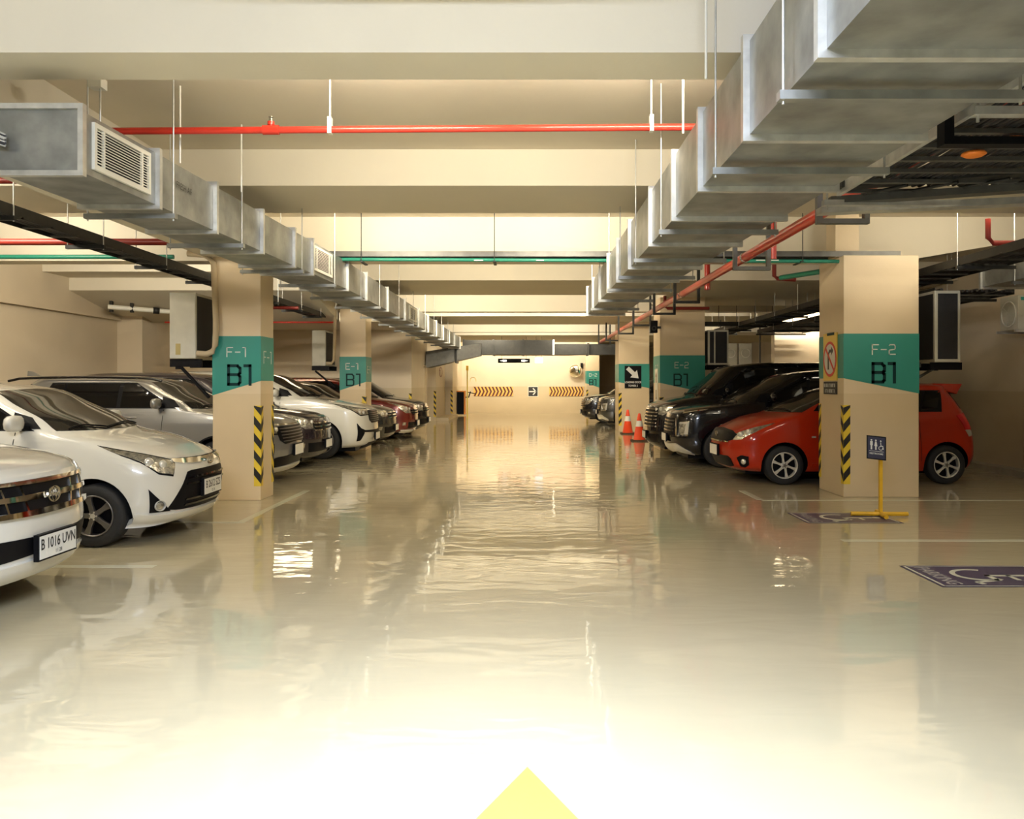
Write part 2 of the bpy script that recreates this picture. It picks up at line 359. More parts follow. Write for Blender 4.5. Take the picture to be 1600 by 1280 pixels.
def column(x0, x1, y0, y1, label, zt=2.10, zlo=1.53, slope=None, texts=(), aisle='+x', tapes=(), ztop=ZC-.002):
    c = thing('column', label, 'column', ((x0+x1)/2, (y0+y1)/2, 0))
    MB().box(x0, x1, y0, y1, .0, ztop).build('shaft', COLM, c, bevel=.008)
    e = .003
    if slope is not None:
        # teal band: level on the aisle face, slanting down on the front face away from the aisle
        zl, zr = (slope, zlo) if aisle == '+x' else (zlo, slope)
        mb = MB().ext([(x0-e, zl), (x1+e, zr), (x1+e, zt), (x0-e, zt)], (0, y0, 0), X, Z, e)
        if aisle == '+x': mb.ext([(y0, zlo), (y1, zlo), (y1, zt), (y0, zt)], (x1, 0, 0), Y, Z, e)
        else: mb.ext([(-y1, zlo), (-y0, zlo), (-y0, zt), (-y1, zt)], (x0, 0, 0), -Y, Z, e)
        mb.build('painted_band', TEAL, c)
    for (s, face, cx, z, h, wd, m) in texts:
        R, U = FACE[face]
        O = {'-y': (0, y0-e, 0), '+x': (x1+e, 0, 0), '-x': (x0-e, 0, 0)}[face]
        ux = {'-y': cx, '+x': cx, '-x': -cx}[face]
        stencil(MB(), s, ux, z, h, wd, O, R, U).build('lettering', m, c)
    for (cx, cy, sx, sy, a, b_) in tapes: hazard(c, cx, cy, sx, sy, a, b_)
    return c
colF1 = column(-4.0, -3.39, 10.53, 11.05, 'cream column lettered F-1 over B1, black air unit and pipe on its left side', 2.08, 1.515, 1.33,
    [('F-1', '-y', -3.70, 1.82, .115, .012, WHITEP), ('B1', '-y', -3.66, 1.47, .235, .036, DTEAL), ('F-1', '+x', 10.79, 1.74, .15, .012, WHITEP)],
    '+x', [(-3.39, 10.53, -1, 1, .18, 1.20), (-3.39, 11.05, -1, -1, .18, 1.20)], 3.08)
colE1 = column(-4.20, -3.62, 18.5, 19.15, 'cream column lettered E-1 over B1, standing behind the white crossover', 2.08, 1.52, 1.33,
    [('E-1', '-y', -3.93, 1.80, .13, .016, WHITEP), ('B1', '-y', -3.90, 1.44, .25, .032, DTEAL), ('E-1', '+x', 18.82, 1.72, .15, .014, WHITEP)],
    '+x', [(-3.62, 18.5, -1, 1, .18, 1.20)], 3.2)
colF2 = column(4.10, 5.08, 10.83, 11.74, 'cream column lettered F-2 over B1 in front of the red hatchback', 2.13, 1.55, 1.35,
    [('F-2', '-y', 4.62, 1.86, .125, .014, WHITEP), ('B1', '-y', 4.62, 1.50, .24, .040, DTEAL)],
    '-x', [(4.10, 10.83, 1, 1, .17, 1.20), (4.10, 11.74, 1, -1, .17, 1.20)], 3.15)
MB().box(4.05, 4.36, 10.98, 11.32, 3.15, ZC).build('upper_stub', COLM, colF2)
colE2 = column(2.92, 3.92, 18.5, 19.45, 'dim cream column lettered E-2 over B1 behind the tall black van', 2.11, 1.50, 1.28,
    [('E-2', '-y', 3.40, 1.83, .125, .014, WHITEP), ('B1', '-y', 3.38, 1.44, .25, .03, DTEAL), ('E-2', '-x', 18.95, 1.75, .15, .014, WHITEP)],
    '-x', [(2.92, 18.5, 1, 1, .17, 1.18)], 3.405)
colLD = column(2.82, 3.77, 26.0, 27.1, 'cream column carrying the black loading dock sign, two cones at its foot', 2.10, 1.53, 1.34, (), '-x', [(2.82, 26.0, 1, 1, .17, 1.20)], 3.405)
colD2 = column(2.78, 3.40, 40.0, 40.9, 'small far column lettered D-2 over B1 beside the convex mirror', 2.10, 1.50, 1.30,
    [('D-2', '-y', 3.10, 1.83, .15, .02, WHITEP), ('B1', '-y', 3.08, 1.42, .27, .04, DTEAL)], '-x', [(2.78, 40.0, 1, 1, .17, 1.20)])
hazard(pier, -3.68, 33.0, -1, 1, .17, 1.20); hazard(pier, -3.36, 36.7, -1, 1, .17, 1.2); hazard(pier, -3.68, 36.6, -1, -1, .17, 1.2)
hazard(wb, -3.66, 26.0, -1, 1, .17, 1.18)

# ------------------------------------------------------------------ air ducts
def lerp(a, b, t): return a+(b-a)*t
def duct(label, name, joints, xl, xr, zb, zt, hangers, rods):
    """joints: list of y; xl/xr functions of y"""
    t = thing(name, label, 'air duct', ((xl(joints[0])+xr(joints[0]))/2, joints[0], zb))
    for a, b_ in zip(joints[:-1], joints[1:]):
        g = .004
        mb = MB().hexa([(xl(a), a+g, zb), (xr(a), a+g, zb), (xl(b_), b_-g, zb), (xr(b_), b_-g, zb), (xl(a), a+g, zt), (xr(a), a+g, zt), (xl(b_), b_-g, zt), (xr(b_), b_-g, zt)])
        mb.build('duct_section', GALV, t)
    for j in joints:
        e = .032; hw = .022; mb = MB(); l, r = xl(j), xr(j)
        mb.box(l-e, r+e, j-hw, j+hw, zb-e, zb).box(l-e, r+e, j-hw, j+hw, zt, zt+e).box(l-e, l, j-hw, j+hw, zb, zt).box(r, r+e, j-hw, j+hw, zb, zt)
        mb.build('flange', GALVB, t)
    for h in hangers:
        MB().box(xl(h)-.07, xr(h)+.07, h-.025, h+.025, zb-.070, zb-.034).build('hanger_bar', GALV, t)
        for x in (xl(h)-.05, xr(h)+.05):
            MB().cyl((x, h, zb-.085), (x, h, ZC), .006, 6).build('hanger_rod', GALVB, t)
    return t
RL = lambda y: lerp(1.08, 1.02, min(1, y/14)); RR = lambda y: lerp(2.02, 1.63, min(1, max(0, y/12)))
ductR = duct('large galvanised duct slanting overhead along the right of the aisle', 'air_duct',
    [-.6, .6, 1.8, 3.0, 4.02, 5.07, 5.98, 7.09, 8.5, 9.6, 10.7, 11.9, 13.1, 14.3], RL, RR, 2.675, 3.125, [3.32, 4.50, 6.3, 7.75, 9.0, 10.2, 11.5, 12.8], None)
LR = lambda y: lerp(-2.70, -2.45, min(1, max(0, (y-5)/6))); LL = lambda y: lerp(-3.22, -3.05, min(1, max(0, (y-5)/5)))
jl = [5.0, 5.95, 6.93, 8.0, 8.95, 9.6, 11.2, 12.5, 14.4, 16.4, 18.4, 20.2, 22, 23.8, 25.6, 27.4, 29.6]
ductL = duct('long galvanised duct with white grilles along the left of the aisle', 'air_duct', jl, LR and LL, LR, 2.755, 3.125,
    [6.1, 7.4, 9.1, 10.4, 11.9, 13.4, 15.4, 17.3, 19.3, 21.1, 22.9, 24.7, 26.5], None)
def grille(y0, y1, z0, z1, parent):
    xx = lambda y: LR(y); mb = MB(); e = .02
    def bar(ya, yb, za, zb, d0=.0, d1=e):
        mb.hexa([(xx(ya)+d0, ya, za), (xx(ya)+d1, ya, za), (xx(yb)+d0, yb, za), (xx(yb)+d1, yb, za), (xx(ya)+d0, ya, zb), (xx(ya)+d1, ya, zb), (xx(yb)+d0, yb, zb), (xx(yb)+d1, yb, zb)])
    f = .028
    bar(y0, y1, z0, z0+f); bar(y0, y1, z1-f, z1); bar(y0, y0+f, z0+f, z1-f); bar(y1-f, y1, z0+f, z1-f)
    g = mb.build('grille', WPLAS, parent)
    mb = MB(); bar(y0+f, y1-f, z0+f, z1-f, .001, .003); mb.build('grille_void', BLACK, g)
    n = 13 if y1-y0 > .7 else 11
    for i in range(n):
        z = z0+f+(z1-z0-2*f)*(i+.5)/n
        mb = MB(); ya, yb = y0+f, y1-f
        mb.hexa([(xx(ya)+.004, ya, z-.003), (xx(ya)+.018, ya, z-.010), (xx(yb)+.004, yb, z-.003), (xx(yb)+.018, yb, z-.010), (xx(ya)+.004, ya, z+.003), (xx(ya)+.018, ya, z-.003), (xx(yb)+.004, yb, z+.003), (xx(yb)+.018, yb, z-.003)])
        mb.build('slat', WPLAS, g)
    for fr in (.16, .84):
        y = lerp(y0, y1, fr); mb = MB(); bar(y-.008, y+.008, z0+f, z1-f, .003, .019); mb.build('mullion', WPLAS, g)
grille(5.13, 5.83, 2.80, 3.09, ductL); grille(9.66, 10.42, 2.80, 3.09, ductL); grille(17.0, 18.1, 2.80, 3.09, ductL)
mb = MB(); add_text(mb, 'FRESH AIR', .07, (LR(6.38)+.004, 6.38, 2.97), Y, Z, sx=.95, bold=.0); mb.build('lettering', HBLK, ductL)
# end cap stub of the left duct and the hanging wire bundle in front of it
wb_ = thing('cable_bundle', 'loose bundle of grey cables ending at the near face of the left duct', 'cables', (-3.35, 4.85, 2.98))
for i in range(7):
    o = i*.018
    MB().tube([(-4.6, 4.62-o, 3.44+o*.5), (-3.9, 4.72-o, 3.24), (-3.35, 4.86, 3.06-o), (-3.10, 4.93, 2.95-o*.6)], .008+.002*(i % 3), 7).build('cable', [GALVB, CABLE][i % 2], wb_)
# dark ducts at the far end of the aisle
fd = thing('air_duct', 'dark wide duct crossing high over the far end of the aisle', 'air duct', (0, 31, 2.55))
MB().box(-2.4, 0.9, 30.6, 31.6, 2.56, 3.09).build('duct_section', DARKM, fd)
MB().box(0.93, 3.5, 30.75, 31.5, 2.56, 2.95).build('duct_section', DARKM, fd)
MB().box(0.88, .95, 30.58, 31.62, 2.54, 3.11).build('flange', GALVB, fd)
for x in (-2.4, -1.3, -.2, 2.2):
    MB().box(x-.03, x+.03, 30.57, 31.63, 2.53, 3.12 if x < .9 else 2.98).build('flange', DARKM, fd)
sd = thing('air_duct', 'grey duct sloping down to the left below the far end of the long duct', 'air duct', (-3, 29, 2.3))
MB().hexa([(-3.62, 29.3, 2.04), (-3.60, 30.3, 2.04), (-1.72, 30.0, 2.50), (-1.72, 30.58, 2.50), (-3.62, 29.3, 2.62), (-3.60, 30.3, 2.62), (-1.72, 30.0, 2.95), (-1.72, 30.58, 2.95)][:8]).build('duct_section', TRAYM, sd)
MB().box(-2.62, -2.56, 29.6, 30.5, 2.22, 2.86).build('flange', DARKM, sd)
# short grey duct in the right bay near the wall
gd = thing('air_duct', 'short grey duct hung beside the right wall beyond the lettered column', 'air duct', (6.4, 9, 2.78))
MB().box(6.1, 6.8, 6.0, 8.7, 2.78, 3.03).build('duct_section', GALV, gd); MB().box(6.1, 6.8, 8.71, 11.2, 2.78, 3.03).build('duct_section', GALV, gd)
for y in (6.0, 8.7, 11.2): MB().box(6.07, 6.83, y-.02, y+.02, 2.75, 3.06).build('flange', GALVB, gd)
MB().box(6.0, 6.9, 10.3, 10.34, 2.71, 2.75).build('hanger_bar', TRAYM, gd); MB().cyl((6.03, 10.32, 2.7), (6.03, 10.32, ZC), .006, 6).build('hanger_rod', GALVB, gd)

# ------------------------------------------------------------------ pipes, trays
def pipe(name, label, pts, r, m, cat='pipe', clamps=(), group=None):
    t = thing(name, label, cat, pts[0], group)
    MB().tube(pts, r, 14).build('pipe', m, t)
    return t
sp = pipe('sprinkler_pipe', 'thin bright red sprinkler pipe crossing the aisle under the ceiling', [(-3.6, 6.2, 3.355), (1.7, 6.2, 3.392)], .026, REDP)
for px in (-1.48, .915):
    z = 3.355+(px+3.6)*.007
    MB().box(px-.014, px+.014, 6.17, 6.23, z-.032, z+.09).build('clamp', WPLAS, sp)
    MB().cyl((px, 6.2, z+.09), (px, 6.2, ZC), .007, 8).build('hanger_rod', WPLAS, sp)
MB().cyl((-1.98, 6.2, 3.367), (-1.86, 6.2, 3.368), .036, 16).cyl((-1.92, 6.2, 3.37), (-1.92, 6.2, 3.43), .02, 12).cyl((-1.92, 6.2, 3.405), (-1.92, 6.2, 3.43), .026, 12).build('tee', REDP, sp)
MB().cyl((-1.92, 6.2, 3.43), (-1.92, 6.2, 3.455), .014, 10).cyl((-1.92, 6.2, 3.462), (-1.92, 6.2, 3.466), .018, 10).cyl((-1.92, 6.2, 3.45), (-1.92, 6.2, 3.468), .004, 6).build('sprinkler_head', CHROME, sp)
mp = pipe('sprinkler_pipe', 'thick orange-red fire main running along the right side below the duct', [(2.565, 1.5, 2.975), (2.565, 30.0, 2.975)], .054, REDP)
def ubracket(y, name='bracket', x0=2.42, x1=2.86, z0=2.86, wdt=.05):
    t = MB(); t.box(x0, x0+.045, y-.03, y+.03, z0, ZC).box(x1-.045, x1, y-.03, y+.03, z0, ZC).box(x0, x1, y-.03, y+.03, z0-.04, z0+.002)
    t.build('bracket', TRAYM if y < 12 else DARKM, mp)
for y in (7.0, 9.85, 13.9, 16.2, 19.4, 22.6, 26.2, 29): ubracket(y)
for y in (7.0, 9.85, 13.9): MB().lathe((2.565, y, 2.975), Y, [(.056, -.02), (.062, -.02), (.062, .02), (.056, .02)], 16).build('clamp', CHROME, mp)
def droppipe(label, pts, r=.03, m=REDD): return pipe('branch_pipe', label, pts, r, m)
droppipe('short red vertical pipe just behind the orange-red main, left of the grey tray', [(3.05, 10.35, ZC-.01), (3.05, 10.35, 3.03)], .034, REDP)
droppipe('red vertical pipe in front of the far beam, right of the large duct', [(3.05, 14.2, ZC-.01), (3.05, 14.2, 3.08)], .05, REDP)
droppipe('red elbow pipe hanging left of the lettered column in front of the red hatchback', [(4.25, 14.4, ZC-.01), (4.25, 14.4, 3.34), (4.30, 14.4, 3.30), (4.62, 14.4, 3.28)], .036)
droppipe('dark elbow pipe against the dim column behind the black van', [(2.98, 18.2, 3.40), (2.98, 18.2, 3.16), (3.04, 18.2, 3.13), (3.95, 18.2, 3.13)], .035)
droppipe('dark red elbow pipe over the air unit right of the lettered column', [(5.30, 9.6, 3.38), (5.30, 9.6, 3.16), (5.36, 9.6, 3.10), (8.0, 9.6, 3.10)], .03)
droppipe('dark red pipe crossing the left bay above the white cars, nearest of three', [(-9.0, 7.2, 3.235), (-4.12, 7.2, 3.235)], .028)
droppipe('dark red pipe crossing the left bay behind the dark cable tray', [(-9.0, 10.05, 3.19), (-4.12, 10.05, 3.19)], .04)
droppipe('thin red pipe across the bright beam left of column E-1', [(-8.0, 18.3, 2.83), (-4.25, 18.3, 2.83)], .02, REDP)
droppipe('dark red branch pipe under the beam left of column E-1', [(-5.6, 15.2, 3.00), (-5.55, 15.2, 2.88), (-4.2, 15.2, 2.86)], .03)
droppipe('red pipe along the top of the far wall', [(-1.75, 41.5, 2.98), (2.2, 41.5, 2.98), (2.2, 41.5, 3.06), (2.75, 41.5, 3.06)], .035, REDP)
droppipe('red pipe in the far right bay under the bright beam', [(4.6, 23.0, 3.13), (8.9, 23.0, 3.13)], .03, REDP)
gp = pipe('green_pipe', 'green water pipe hung across the left bay', [(-9.0, 10.9, 3.14), (-4.65, 10.9, 3.14)], .03, GRNP)
MB().box(-7.2, -7.14, 10.87, 10.93, 3.09, 3.19).cyl((-7.17, 10.9, 3.17), (-7.17, 10.9, ZC), .012, 6).build('hanger_rod', DARKM, gp)
# tray crossing the aisle in front of the main beam with a green pipe under it
tr = thing('cable_tray', 'perforated grey tray crossing the aisle with a green pipe beneath', 'cable tray', (0, 11.0, 3.15))
MB().box(-3.35, 4.9, 10.96, 11.26, 3.185, 3.195).box(-3.35, 4.9, 10.955, 10.965, 3.155, 3.225).box(-3.35, 4.9, 11.255, 11.265, 3.155, 3.225).build('tray', TRAYM, tr)
MB().tube([(-3.3, 11.0, 3.125), (4.1, 11.0, 3.095)], .024, 12).build('pipe', GRNP, tr)
MB().tube([(4.85, 10.85, 3.10), (4.0, 13.2, 3.16)], .04, 10).build('pipe', GRNP, tr, label='green pipe bending back towards the far bay')
for x in (-2.2, -.45, 1.2, 3.6):
    MB().cyl((x, 10.93, 3.08), (x, 10.93, ZC), .006, 6).build('hanger_rod', DARKM, tr)
    MB().box(x-.02, x+.02, 10.94, 11.28, 3.08, 3.094).build('hanger_bar', DARKM, tr)
for x0, x1 in ((-.72, -.60), (.0+.1, .2), (3.0, 3.12), (3.2, 3.3)):
    MB().box(x0, x1, 10.974, 10.976, 3.10, 3.113).build('label_sticker', WPLAS, tr)
def long_tray(label, x0, x1, z, y0, y1, ncab, step=1.5, dark=True):
    t = thing('cable_tray', label, 'cable tray', ((x0+x1)/2, y0, z))
    MB().box(x0, x0+.012, y0, y1, z, z+.1).build('rail', DARKM, t); MB().box(x1-.012, x1, y0, y1, z, z+.1).build('rail', DARKM, t)
    y = y0+.2
    while y < y1:
        MB().box(x0, x1, y-.015, y+.015, z, z+.02).build('rung', TRAYM, t); y += .45
    for i in range(ncab):
        x = x0+.04+(x1-x0-.08)*i/(ncab-1); r = random.choice([.016, .02, .024])
        pts = [(x+random.uniform(-.012, .012), lerp(y0, y1, k/8), z+.02+r+random.uniform(0, .03)) for k in range(9)]
        MB().tube(pts, r, 7).build('cable', CABLE, t)
    y = y0+.6
    while y < y1:
        MB().box(x0-.06, x1+.06, y-.02, y+.02, z-.05, z-.01).build('hanger_bar', DARKM, t)
        for x in (x0-.045, x1+.045): MB().cyl((x, y, z-.06), (x, y, ZC), .006, 6).build('hanger_rod', GALVB, t)
        y += step
    return t
long_tray('black cable tray running along the left bay into the F-1 column line', -4.72, -4.44, 2.92, 3.5, 18.2, 9)
long_tray('black cable tray running along the right bay behind column F-2', 5.25, 5.85, 2.92, 5.0, 24.0, 14)
# jumble of dark trays in the dim bay beyond the black vans
long_tray('wide low cable tray in the dim bay over the black vans', 6.1, 7.3, 2.82, 12.5, 22.2, 16)
xt = thing('cable_tray', 'dark tray crossing the dim right bay beyond the vans', 'cable tray', (5.6, 20.9, 2.9))
MB().box(4.0, 7.9, 20.8, 21.1, 2.93, 3.03).build('tray', DARKM, xt)
for x in (4.3, 4.75, 5.2, 5.65, 6.1, 6.6): MB().cyl((x, 20.8, 2.9), (x, 20.8, ZC), .008, 6).build('hanger_rod', DARKM, xt)
# ladder trays, upper right
def ladder(label, x0, x1, z, y0, y1, nr, rz=0.):
    t = thing('cable_ladder', label, 'cable ladder', (x0, y0, z))
    MB().box(x0, x0+.03, y0, y1, z, z+.10).build('rail', GALVB, t); MB().box(x1-.03, x1, y0, y1, z, z+.10).build('rail', TRAYM, t)
    for i in range(nr):
        y = lerp(y0+.1, y1-.06, i/(nr-1)); MB().box(x0+.03, x1-.03, y-.02, y+.02, z+.01, z+.035).build('rung', TRAYM, t)
    return t
la = ladder('steel cable ladder full of black cables at the upper right corner', 2.22, 4.1, 2.83, 2.2, 6.0, 14)
for i in range(46):
    x = 2.28+i*.0385; r = random.choice([.012, .016, .019]); MB().tube([(x+random.uniform(-.02, .02), lerp(2.4, 5.9, k/6), 2.866+r+random.uniform(0, .012)) for k in range(7)], r, 7).build('cable', CABLE, la)
MB().box(2.14, 2.19, 4.28, 4.36, 2.75, 3.0).build('bracket', BLACK, la); MB().box(2.14, 2.6, 4.28, 4.36, 2.71, 2.75).build('bracket', BLACK, la)
for y in (4.02, 6.05):
    MB().cyl((2.17, y, 2.74), (2.17, y, ZC), .008, 8).build('hanger_rod', GALVB, la)
    MB().box(2.14, 4.15, y-.03, y+.03, 2.77, 2.81).build('hanger_bar', GALVB, la)
lb = thing('cable_tray', 'grey tray slanting below the cable ladder at the upper right', 'cable tray', (3.6, 5.5, 2.7))
for k, (ya, yb, z) in enumerate(((6.05, 5.2, 2.79), (5.85, 5.0, 2.86), (6.25, 5.65, 2.76))):
    MB().hexa([(2.2, ya, z), (2.2, ya+.12, z), (4.6, yb, z), (4.6, yb+.12, z), (2.2, ya, z+.05), (2.2, ya+.12, z+.05), (4.6, yb, z+.05), (4.6, yb+.12, z+.05)]).build('rail', [TRAYM, DARKM, GALVB][k], lb)
for i in range(7):
    x = 2.5+i*.3; MB().tube([(x-.1, 6.1-(x-2.2)*.35, 2.84), (x+.1, 5.8-(x-2.2)*.3, 2.84)], .012, 6).build('cable', DARKM, lb)
for (x, y, s) in ((2.66, 4.6, .085), (2.60, 4.86, .07)):
    o = MB(); o.lathe((x, y, 2.815), Z, [(.001, -.012), (s*.7, -.012), (s, .0), (s*.9, .012), (.001, .014)], 14)
    ob = o.build('cable_tag', mat('orange_tag', (.85, .22, .02), .5), la)
# small fittings on the ceiling over the left duct and free hanging rods
for (x, y, z, lab, rod) in ((-2.98, 5.75, 3.55, 'small white junction box over the left duct, on a thin rod', True), (-3.15, 5.6, 3.62, 'small white ceiling bracket near the girder over the left duct', False)):
    t = thing('junction_box', lab, 'junction box', (x, y, z))
    MB().box(x-.045, x+.045, y-.045, y+.045, z-.035, z+.035).build('housing', WPLAS, t)
    MB().cyl((x, y, z+.03), (x, y, ZC), .008, 6).build('stem', WPLAS, t)
    if rod: MB().cyl((x+.02, y, 3.13), (x+.02, y, z-.03), .006, 6).build('hanger_rod', GALVB, t)
for (x, y, lab) in ((-2.66, 6.35, 'thin pale rod over the lettering on the left duct'), (-2.52, 7.3, 'thin pale rod right of the lettering on the left duct'), (1.04, 5.6, 'long pale rod dropping past the red pipe to the large duct'), (.98, 4.6, 'thin rod under the first beam, edge of the large duct')):
    tag(MB().cyl((x, y, 3.16), (x, y, ZC), .0075, 8).build('hanger_rod', WPLAS), lab, 'rod', 'duct hanger rods near the ceiling')
# white soil pipe on the left bay wall
wp = thing('drain_pipe', 'white drain pipe hung under the beam in the left bay', 'pipe', (-8.4, 17.9, 2.75))
MB().tube([(-8.6, 17.0, 3.05), (-7.2, 17.75, 2.98), (-6.9, 17.9, 2.9)], .05, 10).build('pipe', WPLAS, wp)
MB().lathe((-7.8, 17.43, 3.01), (1.4, .75, -.07), [(.052, -.06), (.07, -.06), (.07, .06), (.052, .06)], 14).build('collar', DARKM, wp)
for x, y in ((-8.55, 17.05), (-8.2, 17.2), (-7.1, 17.8)): MB().box(x-.03, x+.03, y-.03, y+.03, 2.95, 3.3).build('hanger', DARKM, wp)

# ------------------------------------------------------------------ air condensers
def condenser(label, x0, x1, y0, y1, z0, z1, coil, brackets=True, group=None, fan=None):
    t = thing('air_condenser', label, 'air conditioner', ((x0+x1)/2, (y0+y1)/2, z0), group)
    MB().box(x0, x1, y0, y1, z0, z1).build('casing', ACBODY, t, bevel=.012)
    for face in coil:
        R, U = FACE[face]; e = .004; f = .04
        if face in ('+x', '-x'):
            O = Vector((x1 if face == '+x' else x0, 0, 0)); a, b_ = (y0+f, y1-f) if face == '+x' else (-y1+f, -y0-f)
        else: O = Vector((0, y0, 0)); a, b_ = x0+f, x1-f
        MB().ext([(a, z0+f), (b_, z0+f), (b_, z1-f), (a, z1-f)], O, R, U, e).build('coil', ACBLACK, t)
    if brackets:
        for yy in (y0+.06, y1-.1):
            MB().box(x0-.02, x1+.05, yy, yy+.04, z0-.10, z0-.002).build('bracket', BLACK, t)
    return t
acF1 = condenser('aged white air unit bracketed to the left side of column F-1', -4.50, -4.17, 10.42, 11.2, 1.79, 2.62, ('+x',))
MB().hexa([(-4.45, 10.48, 1.66), (-4.38, 10.48, 1.66), (-4.45, 10.52, 1.66), (-4.38, 10.52, 1.66), (-4.45, 10.48, 1.70), (-4.38, 10.48, 1.70), (-4.45, 10.52, 1.70), (-4.38, 10.52, 1.70)]).build('bracket_foot', BLACK, acF1)
MB().tube([(-4.38, 10.5, 1.68), (-4.03, 10.5, 1.30)], .022, 4).build('brace', BLACK, acF1)
MB().box(-4.42, -4.36, 10.415, 10.421, 1.84, 1.98).build('rating_label', mat('ochre_label', (.42, .33, .12), .6), acF1)
MB().tube([(-4.17, 10.46, 1.86), (-4.05, 10.46, 1.85), (-3.98, 10.46, 1.88), (-3.945, 10.47, 1.96), (-3.935, 10.48, 2.2), (-3.96, 10.49, 2.7), (-3.97, 10.49, 3.0), (-4.08, 10.49, 3.1), (-4.3, 10.49, 3.12)], .038, 10).build('insulated_pipe', PIPEINS, acF1)
acE1 = condenser('aged white air unit bracketed to the left side of column E-1', -4.74, -4.44, 18.2, 19.1, 1.87, 2.65, ('+x',))
MB().tube([(-4.44, 18.25, 1.93), (-4.33, 18.25, 1.93), (-4.27, 18.26, 2.0), (-4.26, 18.27, 2.6), (-4.26, 18.3, 3.1)], .035, 8).build('insulated_pipe', PIPEINS, acE1)
MB().tube([(-4.68, 18.25, 1.76), (-4.25, 18.25, 1.4)], .022, 4).build('brace', BLACK, acE1)
acF2 = condenser('tall black-coiled air unit in a white frame right of column F-2', 5.32, 5.66, 10.9, 11.7, 1.76, 2.70, ('-y', '-x'))
MB().box(5.08, 5.33, 11.3, 11.34, 1.70, 1.76).build('bracket_arm', TRAYM, acF2)
MB().tube([(5.1, 11.3, 1.45), (5.6, 11.3, 1.74)], .02, 6).build('brace', TRAYM, acF2)
acE2 = condenser('black-coiled air unit hung right of the dim column above the black van', 4.0, 4.46, 18.55, 19.3, 1.9, 2.68, ('-y', '-x'))
MB().box(4.13, 4.16, 18.53, 18.55, 1.9, 2.68).build('post', ACBODY, acE2)
acW = condenser('cream air unit with a round fan on the right wall', 7.62, 7.99, 12.95, 13.45, 2.32, 2.86, (), brackets=False)
mb = MB(); mb.ring((0, 0), .19, .205, (7.618, 13.2, 2.58), -Y, Z, .012); mb.build('fan_ring', WPLAS, acW)
for k in range(5):
    a = k*72; mb = MB(); c, s = math.cos(math.radians(a)), math.sin(math.radians(a)); c2, s2 = math.cos(math.radians(a+45)), math.sin(math.radians(a+45))
    mb.ext([(.03*c, .03*s), (.185*c, .185*s), (.185*c2, .185*s2), (.03*c2, .03*s2)], (7.618, 13.2, 2.58), -Y, Z, .006); mb.build('fan_blade', ACBODY, acW)
MB().box(7.66, 7.98, 12.94, 12.949, 2.78, 2.83).build('header_strip', TEAL, acW)
for yy in (12.9, 13.4): MB().box(7.55, 8.0, yy, yy+.04, 2.28, 2.32).build('bracket', GALVB, acW)
for k, x in enumerate((5.9, 6.35)):
    c = condenser(['left', 'right'][k]+' of two small pale air units in the steel frame', x, x+.38, 25.07, 25.4, 1.862, 2.7, (), group=None)
    mb = MB(); mb.ring((0, 0), .12, .14, (x+.19, 25.068, 2.4), X, Z, .01, 18); mb.build('fan_ring', WPLAS, c)
fr = thing('steel_frame', 'pale steel frame carrying the two small air units in the dim bay', 'frame', (6.3, 25.1, 1.8))
MB().box(5.75, 7.0, 25.05, 25.42, 1.80, 1.86).build('frame_shelf', TRAYM, fr)
for x in (5.78, 6.97): MB().box(x-.02, x+.02, 25.06, 25.1, 1.86, 3.404).build('hanger', TRAYM, fr)

# ------------------------------------------------------------------ signs
def board(name, label, cat, face, c, wd, ht, m, th=.012):
    R, U = FACE[face]; N = R.cross(U)
    t = thing(name, label, cat, c)
    MB().ext([(-wd/2, -ht/2), (wd/2, -ht/2), (wd/2, ht/2), (-wd/2, ht/2)], c, R, U, th).build('panel', m, t)
    return t, R, U, Vector(c)+N*th
t, R, U, O = board('loading_dock_sign', 'black sign with a white arrow reading loading dock tower 2', 'sign', '-y', (3.26, 25.996, 1.69), .52, .70, BLACK)
a = math.radians(-43); ca, sa = math.cos(a), math.sin(a)
arrow = [(-.20, -.035), (.03, -.035), (.03, -.10), (.20, 0), (.03, .10), (.03, .035), (-.20, .035)]
MB().ext([(-.0+(x*ca-y*sa)*1.25, .12+(x*sa+y*ca)*1.25) for x, y in [(-.19, -.05), (.02, -.05), (.02, -.125), (.19, 0), (.02, .125), (.02, .05), (-.19, .05)]], O, R, U, .002).build('arrow', WHITEP, t)
mb = MB(); add_text(mb, 'LOADING DOCK', .085, O+U*-.165, R, U, sx=.8, bold=.002); add_text(mb, 'TOWER 2', .085, O+U*-.275, R, U, sx=.8, bold=.002); mb.build('lettering', WHITEP, t)
# no right turn sign
t, R, U, O = board('no_right_turn_sign', 'yellow no right turn sign on the aisle face of column F-2', 'sign', '-x', (4.096, 11.28, 1.84), .50, .64, SYELL)
mb = MB(); mb.disc((0, -.03), .215, O, R, U, .002); mb.build('white_disc', WHITEP, t)
mb = MB(); mb.ring((0, -.03), .205, .24, O, R, U, .004, 32); mb.stroke([(-.15, .12), (.15, -.18)], .035, O, R, U, .005); mb.build('red_ring', SRED, t)
mb = MB(); mb.ext([(-.08, -.17), (-.03, -.17), (-.03, .03), (-.08, .03)], O, R, U, .003).ext([(-.08, .03), (-.03, .03), (0, .06), (.06, .06), (.06, .02), (.13, .08), (.06, .14), (.06, .10), (-.02, .10)], O, R, U, .003); mb.build('arrow_symbol', HBLK, t)
MB().ext([(-.1, .29), (.16, .29), (.16, .325), (-.1, .325)], O, R, U, .004).build('bracket', DTEAL, t)
t, R, U, O = board('plate_sign', 'small black plate with two lines of white text under the turn sign', 'sign', '-x', (4.096, 11.28, 1.42), .48, .17, HBLK)
mb = MB(); random.seed(3)
